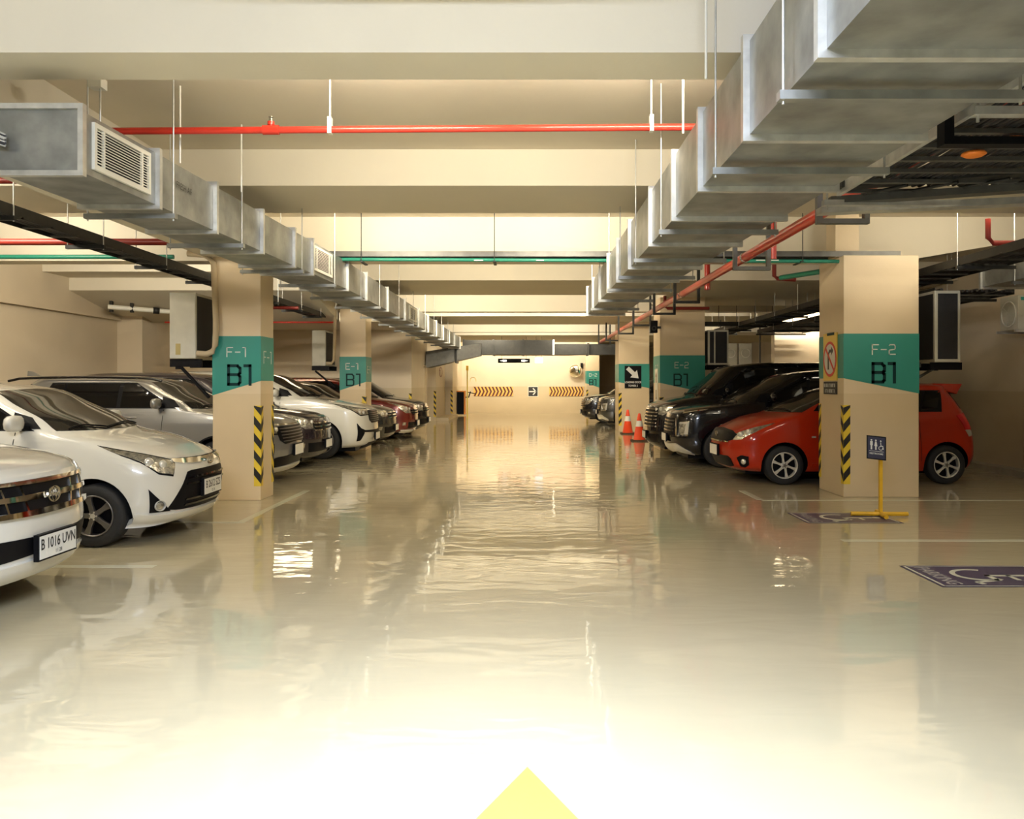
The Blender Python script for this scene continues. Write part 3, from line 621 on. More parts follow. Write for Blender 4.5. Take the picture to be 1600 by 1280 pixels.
for row, (y, wd_) in enumerate(((.035, .42), (-.04, .36))):
    x = -wd_/2
    while x < wd_/2-.02:
        k = random.choice([.018, .022, .026]); mb.stroke([(x, y-.02), (x, y+.02), (x+k*.7, y+.02), (x+k*.7, y-.02)][:random.choice([2, 3, 4])], .008, O, R, U, .001); x += k+.010
mb.build('lettering', WHITEP, t)
# notice strips on the aisle face of column E-2
t, R, U, O = board('notice_plate', 'narrow white notice with an arrow on the aisle face of column E-2', 'sign', '-x', (2.916, 18.95, 1.42), .42, .78, WPLAS)
mb = MB(); mb.ext([(-.05, .08), (.05, .08), (.05, .22), (.1, .22), (0, .34), (-.1, .22), (-.05, .22)], O, R, U, .002).ext([(-.08, -.30), (.08, -.30), (.08, -.08), (.03, -.08), (.03, -.24), (-.03, -.24), (-.03, -.08), (-.08, -.08)], O, R, U, .002); mb.build('symbol', mat('bronze_ink', (.22, .15, .05), .5), t)
# speaker on column E-2
t = thing('loudspeaker', 'small black box speaker beside the pipe on the near dim column', 'speaker', (2.8, 18.4, 2.65))
MB().box(2.68, 2.84, 18.3, 18.46, 2.60, 2.87).build('cabinet', BLACK, t, bevel=.01); MB().box(2.84, 2.93, 18.42, 18.52, 2.70, 2.75).build('bracket', DARKM, t)
mb = MB(); mb.ring((0, 0), .03, .055, (2.76, 18.298, 2.70), X, Z, .004, 16); mb.build('cone', DARKM, t)
# far wall chevrons
def chevrons(label, x0, x1):
    y = 41.79; z0, z1 = .86, 1.33; t = thing('chevron_board', label, 'sign', ((x0+x1)/2, y, z0))
    MB().box(x0, x1, y-.02, y, z0, z1).build('panel', OCHRE, t)
    n = 11; p = (x1-x0)/n
    for i in range(n):
        a = x0+i*p; zm = (z0+z1)/2; k = .11; mb = MB()
        for (za, zb_, xa, xb) in ((z0, zm, 0, k), (zm, z1, k, 0)):
            q = [(min(max(a+xa, x0), x1), za), (min(a+xa+p*.5, x1), za), (min(a+xb+p*.5, x1), zb_), (min(max(a+xb, x0), x1), zb_)]
            mb.ext(q, (0, y-.02, 0), X, Z, .004)
        mb.build('chevron', MAROON, t)
chevrons('left board of yellow and dark chevrons on the far wall', -2.76, -.78)
chevrons('right board of yellow and dark chevrons on the far wall', 1.03, 2.76)
t, R, U, O = board('arrow_sign', 'square black sign with a white right arrow between the far chevrons', 'sign', '-y', (.22, 41.79, 1.09), .52, .52, WPLAS)
MB().ext([(-.23, -.23), (.23, -.23), (.23, .23), (-.23, .23)], O, R, U, .003).build('black_field', HBLK, t)
MB().stroke([(-.17, 0), (.14, 0)], .055, O+Vector((0, -.004, 0)), R, U, .003).stroke([(.0, .16), (.15, 0), (0, -.16)], .055, O+Vector((0, -.004, 0)), R, U, .003).build('arrow', WHITEP, t)
t, R, U, O = board('direction_sign', 'long black hanging sign with two white arrows over the far aisle', 'sign', '-y', (-.60, 34.0, 2.42), 1.30, .17, BLACK, .05)
for s, cx in ((-1, -.42), (1, .42)):
    MB().ext([(cx-s*.12, -.035), (cx+s*.02, -.045), (cx+s*.02, -.03), (cx+s*.17, 0), (cx+s*.02, .03), (cx+s*.02, .045), (cx-s*.12, .035)], O, R, U, .002).build('arrow', mat('lit_arrow', (.9, .9, .85), .4, emit=(1, .97, .85), es=1.2), t)
for x in (-1.1, -.1): MB().cyl((x, 34.0, 2.5), (x, 34.0, 3.405), .008, 6).build('hanger_rod', DARKM, t)
t, R, U, O = board('light_box', 'small pale blue lit box hanging beside the arrow sign', 'sign', '-y', (.42, 34.0, 2.44), .31, .21, LIT, .05)
for x in (.3, .54): MB().cyl((x, 34.0, 2.5), (x, 34.0, 3.405), .006, 6).build('hanger_rod', DARKM, t)
# convex mirror
t = thing('convex_mirror', 'round convex traffic mirror on the far wall right of the chevrons', 'mirror', (2.32, 41.4, 2.1))
mb = MB(); mb.lathe((2.32, 41.35, 2.13), (-.25, -1, -.1), [(.001, .10), (.10, .095), (.2, .075), (.27, .045), (.30, .02)], 28); mb.build('mirror', MIRROR, t)
mb = MB(); mb.lathe((2.32, 41.35, 2.13), (-.25, -1, -.1), [(.295, .02), (.33, .02), (.33, -.03), (.001, -.03)], 28); mb.build('rim', mat('mirror_rim', (.75, .62, .42), .4), t)
MB().cyl((2.40, 41.38, 2.13), (2.60, 41.8, 2.35), .02, 8).build('bracket', DARKM, t)
tag(MB().box(2.60, 2.72, 41.62, 41.79, 2.28, 2.52).build('wall_speaker', BLACK), 'tiny black box mounted on the wall above the convex mirror', 'speaker')
# restroom sign stands
def sign_stand(x, y, label, rz=-.38):
    t = thing('sign_stand', label, 'sign stand', (x, y, 0))
    c, s = math.cos(rz), math.sin(rz); R = Vector((c, s, -.09)).normalized(); U = Vector((0, 0, 1)); N = R.cross(U)
    MB().box(x-.018, x+.018, y-.018, y+.018, .04, .66).build('post', SYEL, t, bevel=.003)
    mb = MB()
    for (dx, dy) in ((.31, .02), (-.31, .05), (-.02, -.2), (.05, .22)): mb.tube([(x, y, .035), (x+dx, y+dy, .030)], .024, 8)
    mb.build('base', SYEL, t)
    O = Vector((x-.06, y-.03, .77)); sx, sy = .10, .13
    MB().ext([(-sx, -sy), (sx, -sy), (sx, sy), (-sx, sy)], O, R, U, .018).build('board', BLACK, t)
    O2 = O+N*.018
    MB().ext([(-sx+.012, -sy+.012), (sx-.012, -sy+.012), (sx-.012, sy-.012), (-sx+.012, sy-.012)], O2, R, U, .001).build('board_face', NAVY, t)
    O3 = O2+N*.001; mb = MB()
    for cx, sk in ((-.05, 0), (-.005, 1)):      # two standing figures
        mb.disc((cx, .082), .009, O3, R, U, .001, 12)
        if sk: mb.ext([(cx-.007, .070), (cx+.007, .070), (cx+.016, .018), (cx+.007, .018), (cx+.007, -.022), (cx-.007, -.022), (cx-.007, .018), (cx-.016, .018)], O3, R, U, .001)
        else: mb.ext([(cx-.013, .070), (cx+.013, .070), (cx+.013, .024), (cx+.008, .024), (cx+.008, -.022), (cx-.008, -.022), (cx-.008, .024), (cx-.013, .024)], O3, R, U, .001)
    mb.disc((.045, .078), .008, O3, R, U, .001, 12); mb.stroke([(.045, .064), (.047, .025), (.066, .025), (.072, -.012)], .007, O3, R, U, .001); mb.ring((.045, .0), .017, .023, O3, R, U, .001, 16, a0=70, a1=380)
    mb.stroke([(-.072, -.038), (.072, -.038)], .004, O3, R, U, .001)
    mb.build('pictogram', WHITEP, t)
    mb = MB(); add_text(mb, 'RESTROOMS', .026, O3+U*-.065, R, U, sx=.95, bold=.0005); mb.build('lettering', WHITEP, t)
    return t
sign_stand(3.90, 9.22, 'yellow post stand with small restroom sign in front of column F-2')
sign_stand(4.33, 6.68, 'yellow post stand at the right edge, its foot on the nearer purple decal')
# accessible parking decals
def decal(x0, y0, y1, label):
    x1 = x0+1.02; z = .0022; t = thing('parking_decal', label, 'floor decal', ((x0+x1)/2, (y0+y1)/2, 0))
    MB().box(x0, x1, y0, y1, .0022, .0035).build('vinyl_sheet', PURPLE, t)
    mb = MB(); i, k = .02, .018
    mb.box(x0+i, x0+i+k, y0+i, y1-i, .0035, .0042).box(x1-i-k, x1-i, y0+i, y1-i, .0035, .0042).box(x0+i, x1-i, y0+i, y0+i+k*.7, .0035, .0042).box(x0+i, x1-i, y1-i-k*.7, y1-i, .0035, .0042)
    mb.build('border', FWHT, t)
    R, U = -Y, X; O = Vector((x0, (y0+y1)/2, .0036)); h = (y1-y0)
    mb = MB(); add_text(mb, 'PARKING', .155, O+X*.135, R, U, sx=h/.7*.88, bold=.003); mb.build('lettering', mat('worn_decal_ink', (.42, .39, .36), .4), t)
    mb = MB(); s = 1.0
    mb.ring((-.03, .46), .155, .195, O, R, U, .0006, 26, a0=150, a1=395)   # wheel
    mb.stroke([(-.0, .80), (.0, .52), (.15, .52), (.21, .33), (.27, .35)], .042, O, R, U, .0006)
    mb.stroke([(0, .68), (.13, .68)], .035, O, R, U, .0006); mb.disc((0, .87), .045, O, R, U, .0006, 18)
    mb.build('wheelchair_symbol', FWHT, t)
decal(2.95, 8.80, 9.50, 'purple accessible parking decal on the floor under the restroom sign stand')
decal(3.00, 6.03, 6.74, 'purple accessible parking decal on the floor at the right edge of the frame')
# cones
def cone(x, y, label, lean=0):
    t = thing('traffic_cone', label, 'traffic cone', (x, y, 0)); 
    MB().box(x-.21, x+.21, y-.21, y+.21, .001, .035).build('base', mat('dark_cone_base', (.09, .05, .025), .7), t, bevel=.01)
    z = lambda k: .035+k*.68; r = lambda k: lerp(.155, .032, k)
    def seg(a, b_, e=0): return [(r(a)+e, z(a)), (r(b_)+e, z(b_))]
    MB().lathe((x, y, 0), Z, [(.165, .035)]+seg(.0, .97)+[(.02, z(1)), (.001, z(1))], 28).build('body', ORANGE, t)
    MB().lathe((x, y, 0), Z, seg(.50, .72, .004), 28).build('reflective_collar', WPLAS, t)
    return t
cone(2.93, 24.6, 'orange traffic cone with white collar standing farther from the camera'); cone(2.86, 21.5, 'orange traffic cone with white collar standing nearer the black van')
# wheel stop
tag(MB().ext([(-.09, 0), (.09, 0), (.06, .11), (-.06, .11)], (7.35, 11.62, .001), Vector((-.30, .954, 0)).cross(Z), Z, 1.0).build('wheel_stop', CONC), 'worn concrete wheel stop behind the red hatchback', 'wheel stop')
ws = D.objects['wheel_stop']
MB().box(7.06, 7.13, 11.5, 11.54, .02, .09).build('rubber_pad', STOPB, ws)
# far left: yellow post with hoops, black cabinet
t = thing('barrier_post', 'thin yellow post with curved arms before the far wall', 'post', (-2.62, 35.5, 0))
MB().box(-2.64, -2.595, 35.47, 35.515, 0, 2.05).build('post', mat('bright_yellow_steel', (.85, .66, .04), .4), t)
MB().box(-2.67, -2.565, 35.44, 35.54, 2.05, 2.25).build('cap_lamp', SYEL, t)
mb = MB(); mb.ring((-2.37, 1.62), .12, .14, (0, 35.5, 0), X, Z, .02, 16, a0=-20, a1=200); mb.build('hoop', MATS['bright_yellow_steel'], t)
MB().tube([(-2.60, 35.5, 1.12), (-2.25, 35.5, 1.05)], .02, 6).build('arm', DARKM, t)
t = thing('ticket_cabinet', 'black cabinet with an orange edge by the hazard-striped pier', 'cabinet', (-3.2, 38.8, 0))
MB().box(-3.34, -3.02, 38.8, 39.1, .05, 1.1).build('cabinet', BLACK, t, bevel=.01); MB().box(-3.02, -2.95, 38.79, 39.1, .05, 1.12).box(-3.36, -2.95, 38.79, 39.1, 1.1, 1.15).build('orange_edge', mat('orange_trim', (.9, .32, .03), .4), t)
MB().tube([(-2.95, 38.9, .85), (-2.80, 38.9, .85), (-2.72, 38.9, 1.12)], .03, 6).build('arm', DARKM, t)
t, R, U, O = board('round_sign', 'round sign painted on the shaded far pier', 'sign', '+x', (-3.675, 34.8, 1.97), .01, .01, WPLAS, .002)
MB().ring((0, 0), .16, .21, O, R, U, .003, 20, sx=3.2).stroke([(-.4, .07), (-.15, .07), (-.25, -.1)], .05, O, R, U, .003).build('sign_ring', mat('sign_brown', (.28, .10, .06), .5), t)
tag(MB().box(-3.66, -3.60, 29.35, 29.45, 0, 2.1).box(-3.66, -3.61, 28.9, 29.45, 2.08, 2.13).build('door_frame', PIPEINS), 'thin brown conduit frame on the left wall end beyond the dark cars', 'conduit')

# ------------------------------------------------------------------ lamps and added fills as modelled fittings
def tube_fitting(label, x, y, z, ln, watt, colr, mode):
    t = thing('ceiling_light', label, 'ceiling light', (x, y, z), 'fluorescent battens between the beams')
    mt = mat('tube_glow_'+('cool' if colr is COOL else 'warm'), (1, 1, 1), .5, emit=colr, es=6.); hx = ln/2
    if mode == 'down':
        MB().box(x-hx, x+hx, y-.06, y+.06, z+.03, ZC-.001).build('housing', WPLAS, t); c = Vector((x, y, z+.012))
        a1 = area('tube_light', (0, 0, -.008), ln, .12, watt, colr, spread=125 if 0 < y < 3 else 175)
    else:
        MB().box(x-hx, x+hx, y-.03, y+.01, z-.045, z+.045).build('housing', WPLAS, t); c = Vector((x, y+.026, z))
        a1 = area('tube_light', (0, .045, 0), ln, .07, watt, colr, (math.radians(100), 0, 0))
    a1.parent = t
    MB().cyl(c-X*(hx-.03), c+X*(hx-.03), .014, 8).build('tube', mt, t)
for a in TUBES: tube_fitting(*a)

# ------------------------------------------------------------------ cars
def interp(tab, z):
    if z <= tab[0][0]: return tab[0][1]
    for (a, b_), (c, d) in zip(tab[:-1], tab[1:]):
        if z <= c: return b_+(d-b_)*(z-a)/(c-a)
    return tab[-1][1]
def smooth_interp(tab, z):
    # Catmull-like monotone blend keeps profiles soft
    xs = [t[0] for t in tab]; ys = [t[1] for t in tab]; n = len(xs)
    if z <= xs[0]: return ys[0]
    if z >= xs[-1]: return ys[-1]
    i = max(k for k in range(n) if xs[k] <= z); i = min(i, n-2)
    h = xs[i+1]-xs[i]; t = (z-xs[i])/h
    def sl(k):
        if k == 0: return (ys[1]-ys[0])/(xs[1]-xs[0])
        if k == n-1: return (ys[-1]-ys[-2])/(xs[-1]-xs[-2])
        a = (ys[k]-ys[k-1])/(xs[k]-xs[k-1]); b_ = (ys[k+1]-ys[k])/(xs[k+1]-xs[k])
        return 0 if a*b_ <= 0 else 2*a*b_/(a+b_)
    m0, m1 = sl(i)*h, sl(i+1)*h
    return (2*t**3-3*t**2+1)*ys[i]+(t**3-2*t*t+t)*m0+(-2*t**3+3*t*t)*ys[i+1]+(t**3-t*t)*m1
class Body:
    """horizontal slices: nose setback F(z), tail setback R(z), half width Wd(z); rounded ends of depth DF/DR"""
    def __init__(s, L, W, H, F, R, Wd, DF=.55, DR=.38, n=2.6, gc=.42, cowl=1.0):
        s.L, s.W, s.H, s.F, s.R, s.Wd, s.DF, s.DR, s.n, s.gc, s.cowl = L, W, H, F, R, Wd, DF, DR, n, gc, cowl
    def f(s, z): return s.L/2-smooth_interp(s.F, z)
    def r(s, z): return -s.L/2+smooth_interp(s.R, z)
    def w(s, z): return s.W/2*smooth_interp(s.Wd, z)
    def df(s, z):
        t = min(1, max(0, (z-s.cowl+.15)/.3)); return s.DF*(1-t)+s.gc*t
    def taper(s, x): return 1-.035*max(0, (abs(x)/(s.L/2)))**3
    def front(s, ph, z):                 # ph degrees, signed
        a = math.radians(min(90, abs(ph))); e = 2/s.n; k = 1 if ph >= 0 else -1
        y = s.w(z)*max(0, math.sin(a))**e; x = s.f(z)-s.df(z)*(1-max(0, math.cos(a))**e)
        return Vector((x, k*y*s.taper(x), z))
    def rear(s, ph, z):
        a = math.radians(min(90, abs(ph))); e = 2/s.n; k = 1 if ph >= 0 else -1
        y = s.w(z)*max(0, math.sin(a))**e; x = s.r(z)+s.DR*(1-max(0, math.cos(a))**e)
        return Vector((x, k*y*s.taper(x), z))
    def side(s, x, z, k):
        xf = s.f(z)-s.df(z); xr = s.r(z)+s.DR; w_ = s.w(z)
        if x > xf: u = min(1, (x-xf)/s.df(z)); y = w_*(1-u**s.n)**(1/s.n)
        elif x < xr: u = min(1, (xr-x)/s.DR); y = w_*(1-u**s.n)**(1/s.n)
        else: y = w_
        return Vector((x, k*y*s.taper(x), z))
    def ring(s, z):
        q = [s.front(ph, z) for ph in (0, 10, 20, 30, 39, 47, 55, 63, 71, 78, 84)]
        xf = s.f(z)-s.df(z); xr = s.r(z)+s.DR
        if xf < xr+.02: xf = xr = (xf+xr)/2
        q += [s.side(lerp(xf, xr, i/14), z, 1) for i in range(15)]
        q += [s.rear(ph, z) for ph in (82, 74, 65, 55, 44, 33, 22, 11, 0)]
        return q+[Vector((p.x, -p.y, p.z)) for p in q[-2:0:-1]]
    def mesh(s, wheels, wr):
        zs = sorted(set([round(s.F[0][0]+(s.H-s.F[0][0])*(1-(1-i/34)**1.15), 4) for i in range(35)]+[t[0] for t in s.F if t[0] < s.H]))
        rings = [s.ring(z) for z in zs]; n = len(rings[0]); vs = [p for rg in rings for p in rg]
        bm = bmesh.new(); bv = [bm.verts.new(p) for p in vs]
        for k in range(len(zs)-1):
            for i in range(n):
                try: bm.faces.new((bv[k*n+i], bv[k*n+(i+1) % n], bv[(k+1)*n+(i+1) % n], bv[(k+1)*n+i])).smooth = True
                except ValueError: pass
        bm.faces.new(bv[:n][::-1]); bm.faces.new(bv[-n:])
        bmesh.ops.recalc_face_normals(bm, faces=bm.faces)
        me = D.meshes.new('body'); bm.to_mesh(me); bm.free()
        return me
BOOL_CACHE = {}
def cut_body(B, paintm, wheels, wr, arch):
    me = B.mesh(wheels, wr); me.materials.append(paintm); me.materials.append(BLACK)
    ob = D.objects.new('body', me); COL.objects.link(ob)
    c = MB()
    for wx in wheels:
        for k in (-1, 1):
            y0 = k*(B.W/2-.27); y1 = k*(B.W/2+.25)
            c.cyl((wx, min(y0, y1), wr), (wx, max(y0, y1), wr), arch, 40)
    cm = D.meshes.new('cut'); cm.from_pydata([tuple(p) for p in c.v], [], c.f); cm.materials.append(BLACK)
    bm = bmesh.new(); bm.from_mesh(cm); bmesh.ops.remove_doubles(bm, verts=bm.verts, dist=1e-5); bmesh.ops.recalc_face_normals(bm, faces=bm.faces); bm.to_mesh(cm); bm.free()
    co = D.objects.new('cut', cm); COL.objects.link(co)
    md = ob.modifiers.new('b', 'BOOLEAN'); md.operation = 'DIFFERENCE'; md.object = co; md.solver = 'EXACT'
    try: md.material_mode = 'TRANSFER'
    except Exception: pass
    dg = bpy.context.evaluated_depsgraph_get(); res = D.meshes.new_from_object(ob.evaluated_get(dg))
    if len(res.polygons) < 500: res = me.copy()
    ob.modifiers.clear(); ob.data = res; D.objects.remove(co)
    res.polygons.foreach_set('use_smooth', [True]*len(res.polygons))
    try: res.set_sharp_from_angle(angle=math.radians(38))
    except Exception: pass
    return ob
def patch(name, m, parent, fn, top, bot, nu=14, nv=5, off=.004, sub=None, thick=.008, centre=Vector((0, 0, .75)), label=None):
    def along(pl, t):
        seg = [math.dist(pl[i], pl[i+1]) or 1e-6 for i in range(len(pl)-1)]; T = sum(seg)*t
        for i, sgl in enumerate(seg):
            if T <= sgl or i == len(seg)-1:
                u = min(1, T/sgl); return (lerp(pl[i][0], pl[i+1][0], u), lerp(pl[i][1], pl[i+1][1], u))
            T -= sgl
    G = []; N = []
    for j in range(nv+1):
        row = []; nr = []
        for i in range(nu+1):
            a = along(top, i/nu); b_ = along(bot, i/nu); q = (lerp(b_[0], a[0], j/nv), lerp(b_[1], a[1], j/nv))
            p = fn(*q); h = 1e-3
            du = fn(q[0]+h*(30 if fn.__name__ != 'sd' else 1), q[1])-fn(q[0]-h*(30 if fn.__name__ != 'sd' else 1), q[1]); dv = fn(q[0], q[1]+h)-fn(q[0], q[1]-h)
            nn = du.cross(dv)
            nn = nn.normalized() if nn.length > 1e-12 else (p-centre).normalized()
            if nn.dot(Vector((p.x*.35, p.y, (p.z-.6)*.8))) < 0: nn = -nn
            row.append(p); nr.append(nn)
        G.append(row); N.append(nr)
    vs = [G[j][i]+N[j][i]*off for j in range(nv+1) for i in range(nu+1)]+[G[j][i]-N[j][i]*thick for j in range(nv+1) for i in range(nu+1)]
    K = (nv+1)*(nu+1); ix = lambda j, i: j*(nu+1)+i
    fs = [(ix(j, i), ix(j, i+1), ix(j+1, i+1), ix(j+1, i)) for j in range(nv) for i in range(nu)]
    nrm = (vs[fs[0][1]]-vs[fs[0][0]]).cross(vs[fs[0][3]]-vs[fs[0][0]])
    bd = [ix(0, i) for i in range(nu+1)]+[ix(j, nu) for j in range(1, nv+1)]+[ix(nv, i) for i in range(nu-1, -1, -1)]+[ix(j, 0) for j in range(nv-1, 0, -1)]
    mb = MB(); 
    if nrm.dot(N[0][0]) < 0: fs = [f[::-1] for f in fs]
    mb.add(vs, fs, 0, True)
    sk = [(bd[k], bd[(k+1) % len(bd)], bd[(k+1) % len(bd)]+K, bd[k]+K) for k in range(len(bd))]
    mb.add(vs, sk, 0, False)
    o = mb.build(name, m, sub or parent, origin=None, label=label)
    return o
def wheel(parent, x, y, r, wd, k, rimr, style, rm):
    """k: +1 outer face towards +y"""
    t = MB(); e = wd/2
    prof = [(rimr*.98, -e), (r*.93, -e), (r*.985, -e+.02), (r, -e+.045), (r, e-.045), (r*.985, e-.02), (r*.93, e), (rimr+.012, e-.004), (rimr*.98, e-.012)]
    t.lathe((x, y, r), Y*k, prof, 40)
    for g in (-.35, 0, .35): pass
    tyre = t.build('wheel', RUBBER, parent)
    b = MB(); b.lathe((x, y, r), Y*k, [(rimr, e-.012), (rimr*.985, e-.001), (rimr*.93, e-.006), (rimr*.90, e-.03), (rimr*.88, -e+.04)], 40)
    b.build('rim', rm, tyre)
    MB().lathe((x, y, r), Y*k, [(rimr*.9, e-.075), (.001, e-.075)], 32).build('rim_void', BLACK, tyre)
    ns = {'five': 5, 'six': 6, 'ten': 10, 'double': 5}[style]
    O = Vector((x, y, r)); U = Z; R = (-X if k > 0 else X)
    sp = MB(); hub = rimr*.24
    for i in range(ns):
        a = 2*math.pi*i/ns+.3
        def rot(px, py): return (px*math.cos(a)-py*math.sin(a), px*math.sin(a)+py*math.cos(a))
        w0, w1 = {'five': (.034, .05), 'six': (.036, .052), 'ten': (.016, .017), 'double': (.05, .07)}[style]
        w0 *= rimr/.2; w1 *= rimr/.2
        pts = [(-w0*.5, hub*.7), (w0*.5, hub*.7), (w0*.42, rimr*.55), (w1*.5, rimr*.93), (-w1*.5, rimr*.93), (-w0*.42, rimr*.55)]
        if style == 'six': pts = [(p[0]+(p[1]-hub)*.16, p[1]) for p in pts]
        sp.ext([rot(*p) for p in pts], O+Y*k*(e-.05), R, U, .034)
        if style == 'double': pass
    sp.disc((0, 0), hub, O+Y*k*(e-.05), R, U, .038, 20)
    spo = sp.build('spokes', rm, tyre, bevel=.004)
    cp = MB(); cp.disc((0, 0), hub*.5, O+Y*k*(e-.012), R, U, .006, 16)
    for i in range(5):
        a = 2*math.pi*i/5; cp.disc((hub*.72*math.cos(a), hub*.72*math.sin(a)), .008, O+Y*k*(e-.012), R, U, .004, 8)
    cp.build('hub_cap', GALLOY if rm is ALLOY else ALLOY, tyre)
    return tyre
def mirror_part(root, B, x, z, k, m, s=1.):
    p = B.side(x, z, k); mb = MB(); n = 10
    c = p+Vector((-.02, k*.13, .05)); vs = []; fs = []
    for j in range(7):
        t = -math.pi/2+math.pi*j/6
        for i in range(14):
            a = 2*math.pi*i/14; sg = lambda v, e: math.copysign(abs(v)**e, v)
            vs.append(c+Vector((.055*sg(math.cos(t), .6)*sg(math.cos(a), .7), .115*s*sg(math.cos(t), .6)*sg(math.sin(a), .7), .075*s*sg(math.sin(t), .8))))
    for j in range(6):
        for i in range(14): fs.append((j*14+i, j*14+(i+1) % 14, (j+1)*14+(i+1) % 14, (j+1)*14+i))
    mb.add(vs, fs, 0, True); o = mb.build('side_mirror', m, root)
    MB().hexa([tuple(p+Vector((-.05, -k*.01, -.02))), tuple(p+Vector((.05, -k*.01, -.02))), tuple(c+Vector((-.03, 0, -.05))), tuple(c+Vector((.03, 0, -.05))),
               tuple(p+Vector((-.05, -k*.01, .02))), tuple(p+Vector((.05, -k*.01, .02))), tuple(c+Vector((-.03, 0, -.02))), tuple(c+Vector((.03, 0, -.02)))]).build('mirror_arm', BLACK, o)
def emblem(root, c, r, kind='oval', tilt=0.):
    U = Vector((-math.sin(tilt), 0, math.cos(tilt))); mb = MB()
    mb.ring((0, 0), r*.82, r, c, Y, U, .012, 22, sx=1.0, sy=.72)
    if kind == 'oval':
        mb.ring((0, 0), r*.78, r*.92, c, Y, U, .012, 16, sx=.42, sy=.74); mb.ring((0, .26*r), r*.5, r*.62, c, Y, U, .012, 16, sx=1.1, sy=.5)
    elif kind == 'h': mb.stroke([(-.35*r, .5*r), (-.3*r, -.5*r)], .13*r, c, Y, U, .012).stroke([(.35*r, .5*r), (.3*r, -.5*r)], .13*r, c, Y, U, .012).stroke([(-.3*r, 0), (.3*r, 0)], .13*r, c, Y, U, .012)
    mb.build('badge', CHROME, root)
def plate_part(root, x, y, z, text=None, sub=None, wd=.43, ht=.135, frame=True, tilt=0):
    U = Vector((-math.sin(tilt), 0, math.cos(tilt))); O = Vector((x, y, z))
    if frame: MB().ext([(-wd/2-.012, -ht/2-.012), (wd/2+.012, -ht/2-.012), (wd/2+.012, ht/2+.012), (-wd/2-.012, ht/2+.012)], O-X*.03, Y, U, .033).build('plate_frame', BLACK, root)
    p = MB().ext([(-wd/2, -ht/2), (wd/2, -ht/2), (wd/2, ht/2), (-wd/2, ht/2)], O, Y, U, .006).build('number_plate', PLATE, root)
    if text:
        mb = MB(); add_text(mb, text, ht*.66, O+X*.006+U*.016, Y, U, sx=.80, bold=.0015)
        if sub: add_text(mb, sub, ht*.24, O+X*.006-U*ht*.33, Y, U)
        mb.build('plate_lettering', HBLK, p)
    return p
